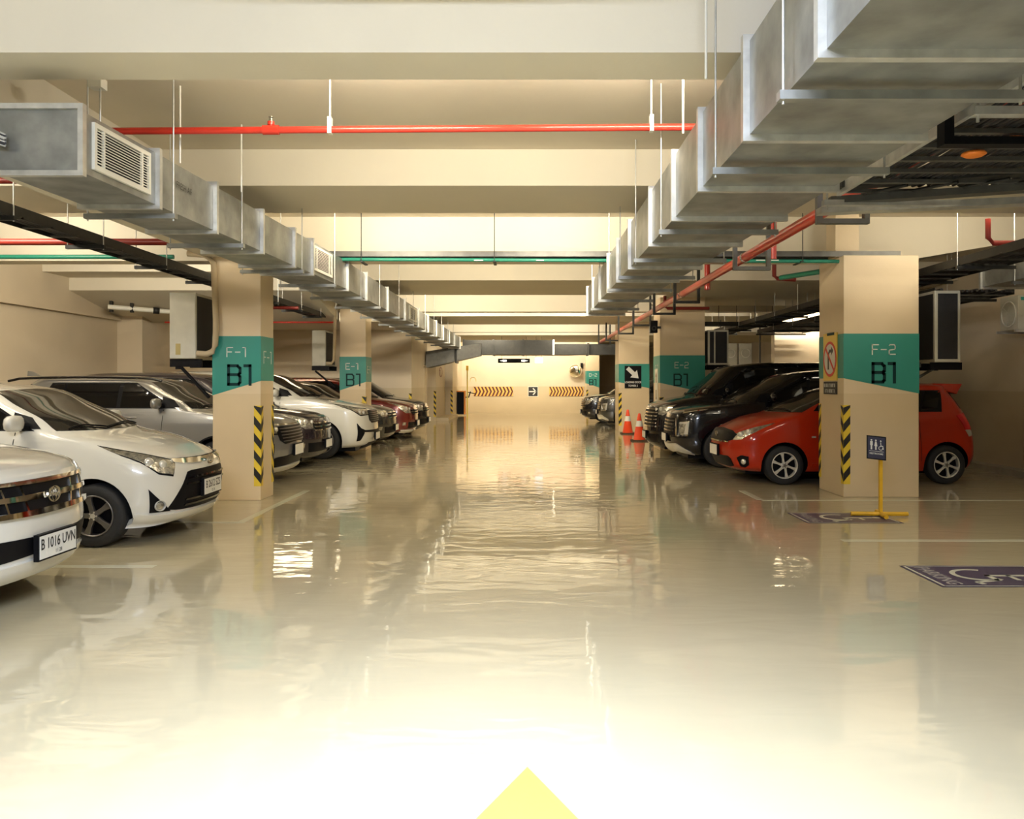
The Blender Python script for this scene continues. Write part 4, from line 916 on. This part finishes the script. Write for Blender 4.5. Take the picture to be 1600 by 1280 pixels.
def make_car(label, loc, rz, S, group=None, name='car'):
    root = thing(name, label, 'car', (0, 0, 0), group)
    g = S.get
    L, W, H = S['L'], S['W'], S['H']; cowl = S['cowl']; hood = S['hood']; zb = g('zb', .19)
    ws = S['ws']                     # windscreen: setback at cowl, setback at roof
    F = g('F') or [(zb, .16), (zb+.05, .07), (.40, .015), (.52, .0), (.64, .01), (hood-.05, .06), (hood, .13), (lerp(hood, cowl, .35), .30), (lerp(hood, cowl, .7), ws[0]*.62), (cowl, ws[0]),
         (lerp(cowl, H-.1, .33), lerp(ws[0], ws[1], .33)), (lerp(cowl, H-.1, .68), lerp(ws[0], ws[1], .70)), (H-.10, ws[1]), (H-.045, ws[1]+.30), (H-.012, ws[1]+.62), (H, ws[1]+.95)]
    rt = g('rear', (.0, .10, .42))   # setbacks at bumper, belt, roof
    R_ = g('R') or [(zb, .14), (zb+.06, .05), (.45, .0), (.65, .01), (.80, .05), (cowl-.05, rt[1]), (cowl+.2, lerp(rt[1], rt[2], .45)), (H-.14, rt[2]), (H-.05, rt[2]+.1), (H-.012, rt[2]+.35), (H, rt[2]+.8)]
    tw = g('roofw', .76)
    Wd = g('Wd') or [(zb, .90), (zb+.08, .965), (.40, .99), (.60, 1.0), (cowl-.22, .985), (cowl-.06, .955), (cowl+.02, .925), (lerp(cowl, H, .5), lerp(.91, tw, .5)), (H-.12, tw), (H-.05, tw-.08), (H-.012, tw-.26), (H, .28)]
    B = Body(L, W, H, F, R_, Wd, g('DF', .52), g('DR', .36), g('n', 2.7), g('gc', .40), cowl)
    pm = S['paint']; fa, ra = L/2-S['fo'], -L/2+S['ro']; wr = g('wr', .30)
    body = cut_body(B, pm, (fa, ra), wr, wr+g('gap', .055)); body.parent = root; body['_o'] = (0, 0, 0)
    def fr(p, q): return B.front(p, q)
    def sd1(p, q): return B.side(p, q, 1)
    def re(p, q): return B.rear(p, q)
    zr = H-.125
    # windscreen, rear glass
    patch('windscreen', WGLASS, root, fr, [(-g('wsa', 62), zr+.02), (0, zr+.04), (g('wsa', 62), zr+.02)], [(-66, cowl+.025), (0, cowl+.015), (66, cowl+.025)], 24, 10, .004)
    patch('rear_window', GLASS, root, re, [(-58, zr), (58, zr)], [(-60, cowl+.08), (60, cowl+.08)], 16, 5, .004)
    # wipers
    wpm = MB()
    for a0, a1 in ((-52, -8), (-8, 44)):
        wpm.tube([fr(lerp(a0, a1, t/6), cowl+.03+.028*math.sin(math.pi*t/6))+Vector((.012, 0, .012)) for t in range(7)], .008, 6)
    wpm.build('wipers', BLACK, root)
    for k in (-1, 1):
        def sd(p, q, k=k): return B.side(p, q, k)
        bl, tl = cowl+.045, zr+.0
        gf = lambda z: B.f(z)-B.df(z)*.93
        # continuous side glass: front door glass + rear door glass + quarter glass, divided by pillars
        xf0, xf1 = gf(bl)-g('apil', .02), gf(tl)-.06; xm = g('bp', -.02)*L; xq0, xq1 = B.r(bl)+g('qb', .62), B.r(tl)+g('qt', .52)
        patch('side_window', GLASS, root, sd, [(xf1, tl), (xm+.03, tl)], [(xf0, bl), (xm+.03, bl)], 12, 5, .004)
        xr_ = lerp(xm, xq0, .74)
        patch('side_window', GLASS, root, sd, [(xm-.03, tl), (lerp(xm, xq1, .8), tl)], [(xm-.03, bl), (xr_, bl)], 8, 5, .004)
        patch('quarter_window', GLASS, root, sd, [(lerp(xm, xq1, .8)-.03, tl), (xq1, tl-.02)], [(xr_-.03, bl), (xq0, bl+.05)], 6, 5, .004)
        # black pillar strip behind the glass
        patch('pillar_trim', BLACK, root, sd, [(xf1+.035, tl+.018), (xq1-.03, tl+.015)], [(xf0+.05, bl-.018), (xq0-.06, bl-.012)], 20, 5, .0015)
        # door seams
        for (xa, xb) in ((xf0-.12, xf0-.16), (xm, xm), (xr_+.02, xr_-.02)):
            patch('door_seam', BLACK, root, sd, [(xa-.004, bl-.03), (xa+.004, bl-.03)], [(xb-.004, .34), (xb+.004, .34)], 1, 8, .0012, thick=.003)
        patch('sill_trim', g('sillm', pm), root, sd, [(fa-wr-.12, .32), (ra+wr+.12, .32)], [(fa-wr-.10, zb+.03), (ra+wr+.10, zb+.03)], 12, 3, .012)
        for xh in (xm+.18, xr_+.16):
            p = sd(xh, cowl-.10); mb = MB(); mb.tube([p+Vector((-.09, -k*.004, 0)), p+Vector((-.07, k*.022, .003)), p+Vector((.07, k*.022, .003)), p+Vector((.09, -k*.004, 0))], .012, 8); mb.build('door_handle', g('handle', pm), root)
        mirror_part(root, B, xf0-g('mx', .16), cowl+.05, k, g('mirrorm', pm), g('ms', 1.))
        patch('mirror_base', BLACK, root, sd, [(xf0+.0, bl+.10), (xf0-.16, bl+.15)], [(xf0+.10, bl), (xf0-.16, bl)], 4, 3, .006)
        # headlamp: outline in (angle, height)
        if 'hl' in S:
            tp, bt = S['hl']; h = patch('headlamp', LENS, root, fr, [(k*a, z) for a, z in tp], [(k*a, z) for a, z in bt], 16, 6, .006)
            for (a, z, r_) in g('bulbs', ((52, hood-.09, .045), (38, hood-.10, .035))):
                p = fr(k*a, z); q = fr(k*a, z+.0); nn = Vector((1, k*math.tan(math.radians(min(a, 60)))*.55, .25)).normalized()
                mb = MB(); mb.lathe(p+nn*.004, nn, [(r_, .0), (r_*.9, .010), (r_*.5, .016), (.001, .018)], 14); mb.build('lamp_bulb', LAMPG, h)
            if g('hlrim'): patch('lamp_surround', BLACK, root, fr, [(k*(a), z+.018) for a, z in tp], [(k*a, z-.018) for a, z in bt], 16, 4, .002)
        patch('tail_lamp', TAILR, root, re, [(k*62, cowl+.02), (k*86, cowl-.02)], [(k*60, cowl-.24), (k*80, cowl-.26)], 6, 5, .008)
        for wx in (fa, ra):
            wheel(root, wx, k*(W/2-.115), wr, .20, k, g('rim', wr*.66), g('spokes', 'five'), g('rimm', ALLOY))
        if g('arch'):
            for wx in (fa, ra):
                pts = [(wx+(wr+.075)*math.cos(t), wr+(wr+.075)*math.sin(t)) for t in [math.radians(a) for a in range(-5, 186, 12)]]
                pi = [(wx+(wr+.05)*math.cos(t), wr+(wr+.05)*math.sin(t)) for t in [math.radians(a) for a in range(-5, 186, 12)]]
                patch('arch_cladding', BLACK, root, sd, pts, pi, 16, 1, .012)
    # underbody
    MB().box(-L/2+.35, L/2-.30, -W/2+.30, W/2-.30, .14, .30).build('underbody', BLACK, root)
    for ex in S.get('extra', ()): ex(root, B, fr, re)
    root.location = loc; root.rotation_euler = (0, 0, rz)
    return root, B
def sym(root, nm, m, fr, top, bot, nu=12, nv=3, off=.006, thick=.008):
    for k in (-1, 1): patch(nm, m, root, fr, [(k*a, z) for a, z in top], [(k*a, z) for a, z in bot], nu, nv, off, thick=thick)
def ctr(root, nm, m, fr, top, bot, nu=18, nv=4, off=.006, thick=.008): 
    return patch(nm, m, root, fr, [(-a, z) for a, z in top[::-1]]+[(a, z) for a, z in top], [(-a, z) for a, z in bot[::-1]]+[(a, z) for a, z in bot], nu, nv, off, thick=thick)
WHITE = paint('white', (.74, .72, .63)); WHITE2 = paint('pearl_white', (.66, .645, .56)); SILVER = paint('silver', (.27, .27, .26), .5, .3)
BLK = mat('car_paint_black', (.004, .004, .006), .2, spec=.25, coat=.75); BLK2 = paint('dark_plum', (.016, .011, .015)); GREY = paint('dark_grey', (.06, .058, .052), .5); RED = mat('car_paint_orange_red', (.42, .022, .004), .28, spec=.1, coat=.8); DRED = paint('deep_red', (.15, .010, .006), .2)

# --- nearest white MPV
def x_mpv(root, B, fr, re):
    ctr(root, 'grille', BLACK, fr, [(0, .835), (34, .825), (44, .80)], [(0, .645), (30, .66), (40, .70)], 22, 5, .006)
    for (z0, z1, a) in ((.845, .815, 46), (.755, .715, 36), (.655, .615, 40)):
        ctr(root, 'chrome_bar', CHROME, fr, [(0, z0), (a, z0-.0)], [(0, z1), (a, z1+.012)], 22, 2, .026, thick=.02)
    for k in (-1, 1):
        for a in (14, 26):
            patch('grille_post', CHROME, root, fr, [(k*a, .81), (k*(a+1.2), .81)], [(k*(a-3), .65), (k*(a-1.8), .65)], 1, 4, .014)
    emblem(root, B.front(0, .735)+Vector((.03, 0, 0)), .075)
    ctr(root, 'lower_intake', BLACK, fr, [(0, .475), (56, .50)], [(0, .365), (50, .335)], 20, 3, .004)
    ctr(root, 'bumper_lip', WHITE, fr, [(0, .33), (70, .32)], [(0, .22), (66, .19)], 24, 3, .022)
    sym(root, 'fog_surround', WHITE, fr, [(62, .55), (76, .56)], [(58, .34), (72, .33)], 6, 4, .018)
    sym(root, 'fog_lamp', LENS, fr, [(65, .50), (72, .50)], [(63, .42), (71, .42)], 5, 3, .026)
    plate_part(root, B.front(0, .40)[0]+.055, 0, .405, 'B 1016 UVN', '11·28', .43, .150)
make_car('white people carrier with chrome grille and plate, nearest at the left edge', (-3.22-4.14/2, 5.62, 0), 0, dict(L=4.14, W=1.66, H=1.69, cowl=1.06, hood=.93, ws=(.92, 1.75), fo=.79, ro=.70, wr=.305,
    paint=WHITE, hl=([(46, .90), (60, .93), (80, .95)], [(44, .72), (60, .70), (76, .80)]), hlrim=False, rear=(0, .05, .22), roofw=.80, extra=[x_mpv], spokes='five'))
# --- white hatchback
def x_hatch(root, B, fr, re):
    ctr(root, 'grille', BLACK, fr, [(0, .655), (20, .655), (24, .645)], [(0, .29), (34, .30), (44, .315)], 20, 8, .006)
    sym(root, 'fog_recess', BLACK, fr, [(58, .46), (64, .52)], [(40, .30), (60, .30)], 6, 6, .007)
    for z in (.60, .545, .40, .35): ctr(root, 'grille_slat', BLK, fr, [(0, z), (26, z-.002)], [(0, z-.018), (27, z-.02)], 14, 1, .018)
    ctr(root, 'chrome_bar', CHROME, fr, [(0, .752), (26, .76), (36, .765)], [(0, .705), (26, .72), (36, .74)], 22, 2, .022, thick=.015)
    ctr(root, 'hood_edge_gap', BLACK, fr, [(0, .765), (34, .775)], [(0, .752), (34, .762)], 20, 1, .006)
    emblem(root, B.front(0, .735)+Vector((.05, 0, 0)), .075)
    ctr(root, 'bumper_lip', WHITE, fr, [(0, .285), (50, .28), (72, .30)], [(0, .20), (50, .16), (72, .16)], 28, 4, .026, thick=.03)
    for k in (-1, 1):
        p = B.front(k*52, .36); nn = Vector((1, k*.9, 0)).normalized(); mb = MB(); mb.lathe(p+nn*.01, nn, [(.05, -.01), (.05, .012), (.042, .012), (.04, .002)], 18); mb.build('fog_ring', GALVB, root)
        mb = MB(); mb.lathe(p+nn*.01, nn, [(.04, .001), (.02, .008), (.001, .01)], 16); mb.build('fog_lamp', LENS, root)
    plate_part(root, B.front(0, .47)[0]+.035, 0, .475, 'B 2612 SZS', '02·28', .43, .15)
    patch('antenna_fin', WHITE, root, lambda p, q: Vector((p, q, B.H-.01)), [(-B.L/2+.5, -.02), (-B.L/2+.3, -.02)], [(-B.L/2+.5, .02), (-B.L/2+.3, .02)], 2, 2, .03)
make_car('white small hatchback with slanted headlamp and black grille, second from the left edge', (-3.18-3.66/2, 8.29, 0), 0, dict(L=3.66, W=1.67, H=1.51, cowl=1.02, hood=.80, ws=(.86, 1.68), fo=.74, ro=.53, wr=.285,
    paint=WHITE, hl=([(33, .75), (50, .82), (72, .90)], [(40, .635), (54, .665), (71, .84)]), hlrim=True, bulbs=((46, .735, .04), (57, .76, .045)), extra=[x_hatch], spokes='double', rimm=GALLOY, roofw=.76, DF=.58, gc=.26, mx=.04))
# --- silver crossover behind column F-1
def x_cross(col, dark_low=True, honey=True, plate=True):
    def f(root, B, fr, re):
        ctr(root, 'grille', BLACK, fr, [(0, .86), (30, .86), (40, .84)], [(0, .62), (24, .60), (34, .66)], 20, 6, .008)
        for i in range(5):
            z = .83-i*.045; ctr(root, 'grille_bar', GALLOY, fr, [(0, z), (32-i, z)], [(0, z-.014), (32-i, z-.014)], 16, 1, .016)
        ctr(root, 'chrome_bar', CHROME, fr, [(0, .885), (44, .89)], [(0, .868), (44, .872)], 20, 1, .012)
        ctr(root, 'lower_intake', BLACK, fr, [(0, .44), (40, .42), (62, .36)], [(0, .30), (40, .28), (62, .27)], 22, 3, .008)
        sym(root, 'fog_recess', BLACK, fr, [(46, .62), (58, .56)], [(48, .40), (62, .38)], 5, 4, .008)
        ctr(root, 'skid_plate', ALLOY, fr, [(0, .28), (58, .27)], [(0, .21), (54, .21)], 20, 2, .02)
        if plate: plate_part(root, B.front(0, .5)[0]+.04, 0, .50, None, None, .43, .15)
    return f
def x_rails(root, B, fr, re):
    for k in (-1, 1):
        pts = []
        for i in range(15):
            x = lerp(B.L/2-1.75, -B.L/2+.45, i/14); z = B.H-.085+(.055*math.sin(math.pi*min(1, max(0, i/14)))**.3 if 0 < i < 14 else 0)
            pts.append(Vector((x, k*B.w(B.H-.09)*.97, z)))
        MB().tube(pts, .018, 8).build('roof_rail', BLK, root)
    MB().hexa([(-B.L/2+.55, -.02, B.H-.01), (-B.L/2+.35, -.02, B.H-.01), (-B.L/2+.55, .02, B.H-.01), (-B.L/2+.35, .02, B.H-.01), (-B.L/2+.42, -.008, B.H+.06), (-B.L/2+.35, -.008, B.H+.07), (-B.L/2+.42, .008, B.H+.06), (-B.L/2+.35, .008, B.H+.07)]).build('antenna_fin', SILVER, root)
make_car('silver crossover with black roof rails, its middle hidden behind column F-1', (-3.50-4.40/2, 12.55, 0), 0, dict(L=4.40, W=1.79, H=1.60, cowl=1.10, hood=.92, ws=(.98, 1.75), fo=.86, ro=.86, wr=.34,
    paint=SILVER, hl=([(36, .87), (60, .89), (78, .92)], [(36, .76), (60, .77), (74, .85)]), hlrim=True, extra=[x_cross('s'), x_rails], spokes='ten', rimm=GALLOY, arch=True, rear=(0, .12, .62), qb=.85, qt=.5, mirrorm=SILVER, rim=.245))
# --- dark plum MPV
def x_dark(root, B, fr, re):
    ctr(root, 'grille', BLACK, fr, [(0, .80), (36, .79)], [(0, .66), (32, .68)], 18, 4, .006)
    for z in (.80, .74, .68): ctr(root, 'chrome_bar', CHROME, fr, [(0, z), (36, z)], [(0, z-.02), (34, z-.02)], 18, 1, .02)
    ctr(root, 'lower_intake', BLACK, fr, [(0, .46), (50, .46)], [(0, .30), (46, .30)], 18, 3, .006)
    sym(root, 'fog_lamp', LENS, fr, [(58, .46), (68, .46)], [(58, .38), (68, .38)], 5, 3, .012)
    plate_part(root, B.front(0, .45)[0]+.04, 0, .42)
dark_mpv = dict(L=4.5, W=1.74, H=1.68, cowl=1.08, hood=.92, ws=(.98, 1.80), fo=.85, ro=.85, wr=.31, paint=BLK2, hl=([(36, .84), (56, .90), (80, .98)], [(38, .70), (56, .70), (72, .80)]), extra=[x_dark], spokes='five', rear=(0, .06, .26), roofw=.80)
make_car('dark plum people carrier between the silver crossover and the white crossover', (-3.62-4.5/2, 14.95, 0), 0, dict(dark_mpv))
# --- white crossover in front of column E-1
def x_wide(root, B, fr, re):
    ctr(root, 'grille', BLACK, fr, [(0, .95), (22, .95), (26, .94)], [(0, .69), (16, .69), (24, .75)], 16, 8, .010)
    for i in range(6): ctr(root, 'grille_bar', GALLOY, fr, [(0, .935-i*.04), (23, .935-i*.04)], [(0, .924-i*.04), (23, .924-i*.04)], 14, 1, .018)
    sym(root, 'bumper_vent', BLACK, fr, [(44, .57), (52, .60), (61, .70)], [(44, .50), (52, .36), (61, .35)], 8, 6, .012)
    ctr(root, 'lower_slot', BLACK, fr, [(0, .55), (40, .56), (52, .58)], [(0, .50), (40, .52), (52, .52)], 20, 1, .008)
    ctr(root, 'lower_intake', BLACK, fr, [(0, .30), (22, .30)], [(0, .20), (36, .19)], 18, 3, .010)
    plate_part(root, B.front(0, .43)[0]+.04, 0, .42)
make_car('white crossover with black bumper vents, its nose in front of column E-1', (-3.14-4.75/2, 17.15, 0), 0, dict(L=4.75, W=1.85, H=1.74, cowl=1.20, hood=1.00, ws=(1.05, 1.95), fo=.92, ro=.95, wr=.36, zb=.22,
    paint=WHITE2, hl=([(24, .965), (50, .995), (80, 1.09)], [(26, .87), (50, .855), (77, 1.03)]), hlrim=True, bulbs=((40, .905, .035), (50, .925, .035)), extra=[x_wide], spokes='ten', rimm=GALLOY, rim=.25, rear=(0, .08, .35), roofw=.78))
make_car('dark grey hatchback half hidden behind the white crossover', (-3.26-4.0/2, 20.4, 0), 0, dict(dark_mpv, L=4.0, H=1.55, W=1.70, paint=GREY, hood=.86, cowl=1.02))
make_car('deep red people carrier with white lip, between the two dark cars far left', (-3.04-4.3/2, 22.7, 0), 0, dict(dark_mpv, L=4.3, H=1.65, W=1.72, paint=DRED, extra=[x_dark, lambda root, B, fr, re: ctr(root, 'bumper_lip', WHITE, fr, [(0, .26), (70, .26)], [(0, .20), (66, .20)], 20, 2, .03)]))
make_car('black car farthest back in the left row, before the hazard-taped wall end', (-3.0-4.4/2, 24.95, 0), 0, dict(dark_mpv, L=4.4, H=1.66, W=1.72, paint=BLK))
# --- red hatchback on the right
def x_red(root, B, fr, re):
    ctr(root, 'grille', BLACK, fr, [(0, .80), (30, .775), (44, .73)], [(0, .62), (24, .61), (40, .65)], 20, 5, .008)
    ctr(root, 'chrome_bar', CHROME, fr, [(0, .62), (32, .62)], [(0, .60), (32, .605)], 18, 1, .02)
    emblem(root, B.front(0, .71)+Vector((.016, 0, 0)), .055, 'h')
    ctr(root, 'lower_intake', BLACK, fr, [(0, .40), (28, .40), (34, .36)], [(0, .25), (28, .24), (36, .26)], 18, 4, .006)
    sym(root, 'fog_recess', BLACK, fr, [(47, .39), (56, .43), (68, .41)], [(50, .26), (58, .25), (66, .29)], 8, 4, .007)
    for k in (-1, 1):
        p = B.front(k*58, .335); nn = Vector((1, k*1.0, 0)).normalized(); mb = MB(); mb.lathe(p+nn*.01, nn, [(.042, 0), (.035, .012), (.001, .016)], 16); mb.build('fog_lamp', LAMPG, root)
        q = B.side(B.L/2-1.22, .70, k); mb = MB(); mb.tube([q+Vector((-.03, k*.002, 0)), q+Vector((.03, k*.002, 0))], .014, 8); mb.build('side_repeater', LAMPG, root)
    plate_part(root, B.front(0, .45)[0]+.04, 0, .47, None, None, .40, .15)
    # roof spoiler
    h = B.H; x = -B.L/2
    MB().hexa([(x+.27, -.52, h-.17), (x+.62, -.50, h-.08), (x+.27, .52, h-.17), (x+.62, .50, h-.08), (x+.175, -.50, h-.015), (x+.60, -.46, h-.006), (x+.175, .50, h-.015), (x+.60, .46, h-.006)]).build('roof_spoiler', RED, root, bevel=.012)
    sym(root, 'tail_lamp_clear', LAMPG, re, [(66, .80), (82, .80)], [(62, .72), (76, .70)], 4, 3, .010)
make_car('orange-red hatchback parked behind column F-2', (4.80, 12.98, 0), math.pi+math.radians(2.2), dict(L=3.80, W=1.68, H=1.49, cowl=1.03, hood=.80, ws=(.80, 1.62), fo=.80, ro=.59, wr=.285, rim=.195,
    paint=RED, hl=([(40, .73), (56, .83), (74, .905)], [(40, .645), (56, .66), (72, .77)]), bulbs=((50, .73, .045), (60, .77, .045)), extra=[x_red], spokes='six', rimm=ALLOY, rear=(0, .12, .50), R=[(.19, .16), (.25, .06), (.45, 0), (.65, .01), (.85, .05), (1.0, .11), (1.15, .19), (1.30, .28), (1.40, .34), (1.44, .36), (1.478, .42), (1.49, .62)], qb=.55, qt=.30, roofw=.76, handle=RED))
# --- black MPV with T-shaped lamps
def x_tee(root, B, fr, re):
    ctr(root, 'grille', BLACK, fr, [(0, .86), (32, .86)], [(0, .52), (26, .56)], 18, 6, .006)
    for z in (.82, .76, .70, .64): ctr(root, 'grille_bar', GREY, fr, [(0, z), (30, z)], [(0, z-.02), (29, z-.02)], 14, 1, .016)
    for k in (-1, 1):
        patch('lamp_bar', LAMPG, root, fr, [(k*44, .79), (k*62, .80)], [(k*44, .765), (k*62, .775)], 8, 1, .014)
        patch('lamp_upright', LAMPG, root, fr, [(k*60, .80), (k*66, .80)], [(k*58, .58), (k*66, .58)], 3, 5, .014)
        patch('lamp_bar', CHROME, root, fr, [(k*38, .56), (k*66, .575)], [(k*40, .54), (k*66, .555)], 8, 1, .016)
        patch('chrome_blade', CHROME, root, fr, [(k*32, .86), (k*35, .86)], [(k*38, .545), (k*42, .545)], 2, 6, .018)
        patch('chrome_blade', CHROME, root, fr, [(k*48, .965), (k*82, 1.03)], [(k*48, .945), (k*80, 1.005)], 8, 1, .012)
    ctr(root, 'skid_plate', ALLOY, fr, [(0, .38), (36, .42), (66, .27)], [(0, .24), (36, .28), (64, .22)], 20, 3, .016)
    plate_part(root, B.front(0, .5)[0]+.04, 0, .50)
make_car('black people carrier with stacked lamp bars right behind the red hatchback', (2.55+4.6/2, 15.45, 0), math.pi, dict(L=4.6, W=1.76, H=1.73, cowl=1.13, hood=1.0, ws=(.98, 2.0), fo=.86, ro=.88, wr=.335, zb=.22, paint=BLK, hl=([(44, .80), (66, .82)], [(44, .57), (66, .58)]),
    extra=[x_tee], spokes='five', rimm=GALLOY, rear=(0, .06, .3), bulbs=(), roofw=.80))
# --- tall black van
def x_van(root, B, fr, re):
    ctr(root, 'grille', BLACK, fr, [(0, .98), (46, .98)], [(0, .60), (40, .60)], 18, 6, .006)
    for z in (.97, .90, .83, .76, .69, .62): ctr(root, 'chrome_bar', CHROME, fr, [(0, z), (46, z)], [(0, z-.022), (44, z-.022)], 18, 1, .02)
    ctr(root, 'lower_intake', BLACK, fr, [(0, .46), (50, .46)], [(0, .28), (46, .28)], 18, 3, .006)
    sym(root, 'fog_lamp', LENS, fr, [(60, .42), (68, .42)], [(60, .35), (68, .35)], 5, 3, .012)
    plate_part(root, B.front(0, .5)[0]+.04, 0, .42)
make_car('tall black van with chrome bars, beyond the black people carrier', (2.47+4.85/2, 17.55, 0), math.pi, dict(L=4.85, W=1.80, H=1.92, cowl=1.22, hood=1.06, ws=(.80, 1.55), fo=.90, ro=.95, wr=.34, paint=BLK, hl=([(46, 1.00), (60, 1.02), (80, 1.06)], [(46, .86), (60, .84), (76, .92)]),
    extra=[x_van], spokes='five', rear=(0, .04, .18), roofw=.86))
van2 = dict(dark_mpv, paint=BLK, L=4.5, H=1.70)
make_car('black car seen only as a sliver between the dock sign column and column E-2', (3.26+4.5/2, 22.2, 0), math.pi, van2)
make_car('grey car with chrome lamp frames peering out left of the dock sign column', (2.42+4.6/2, 29.3, 0), math.pi, dict(dark_mpv, paint=GREY, L=4.6, W=1.8, H=1.7, hood=1.0, cowl=1.14, extra=[x_tee], hl=([(44, .80), (66, .82)], [(44, .57), (66, .58)]), bulbs=()))
make_car('black car farthest down the right row with chrome grille bars', (2.02+4.5/2, 32.0, 0), math.pi, dict(van2, extra=[x_van], hood=.98, cowl=1.10))
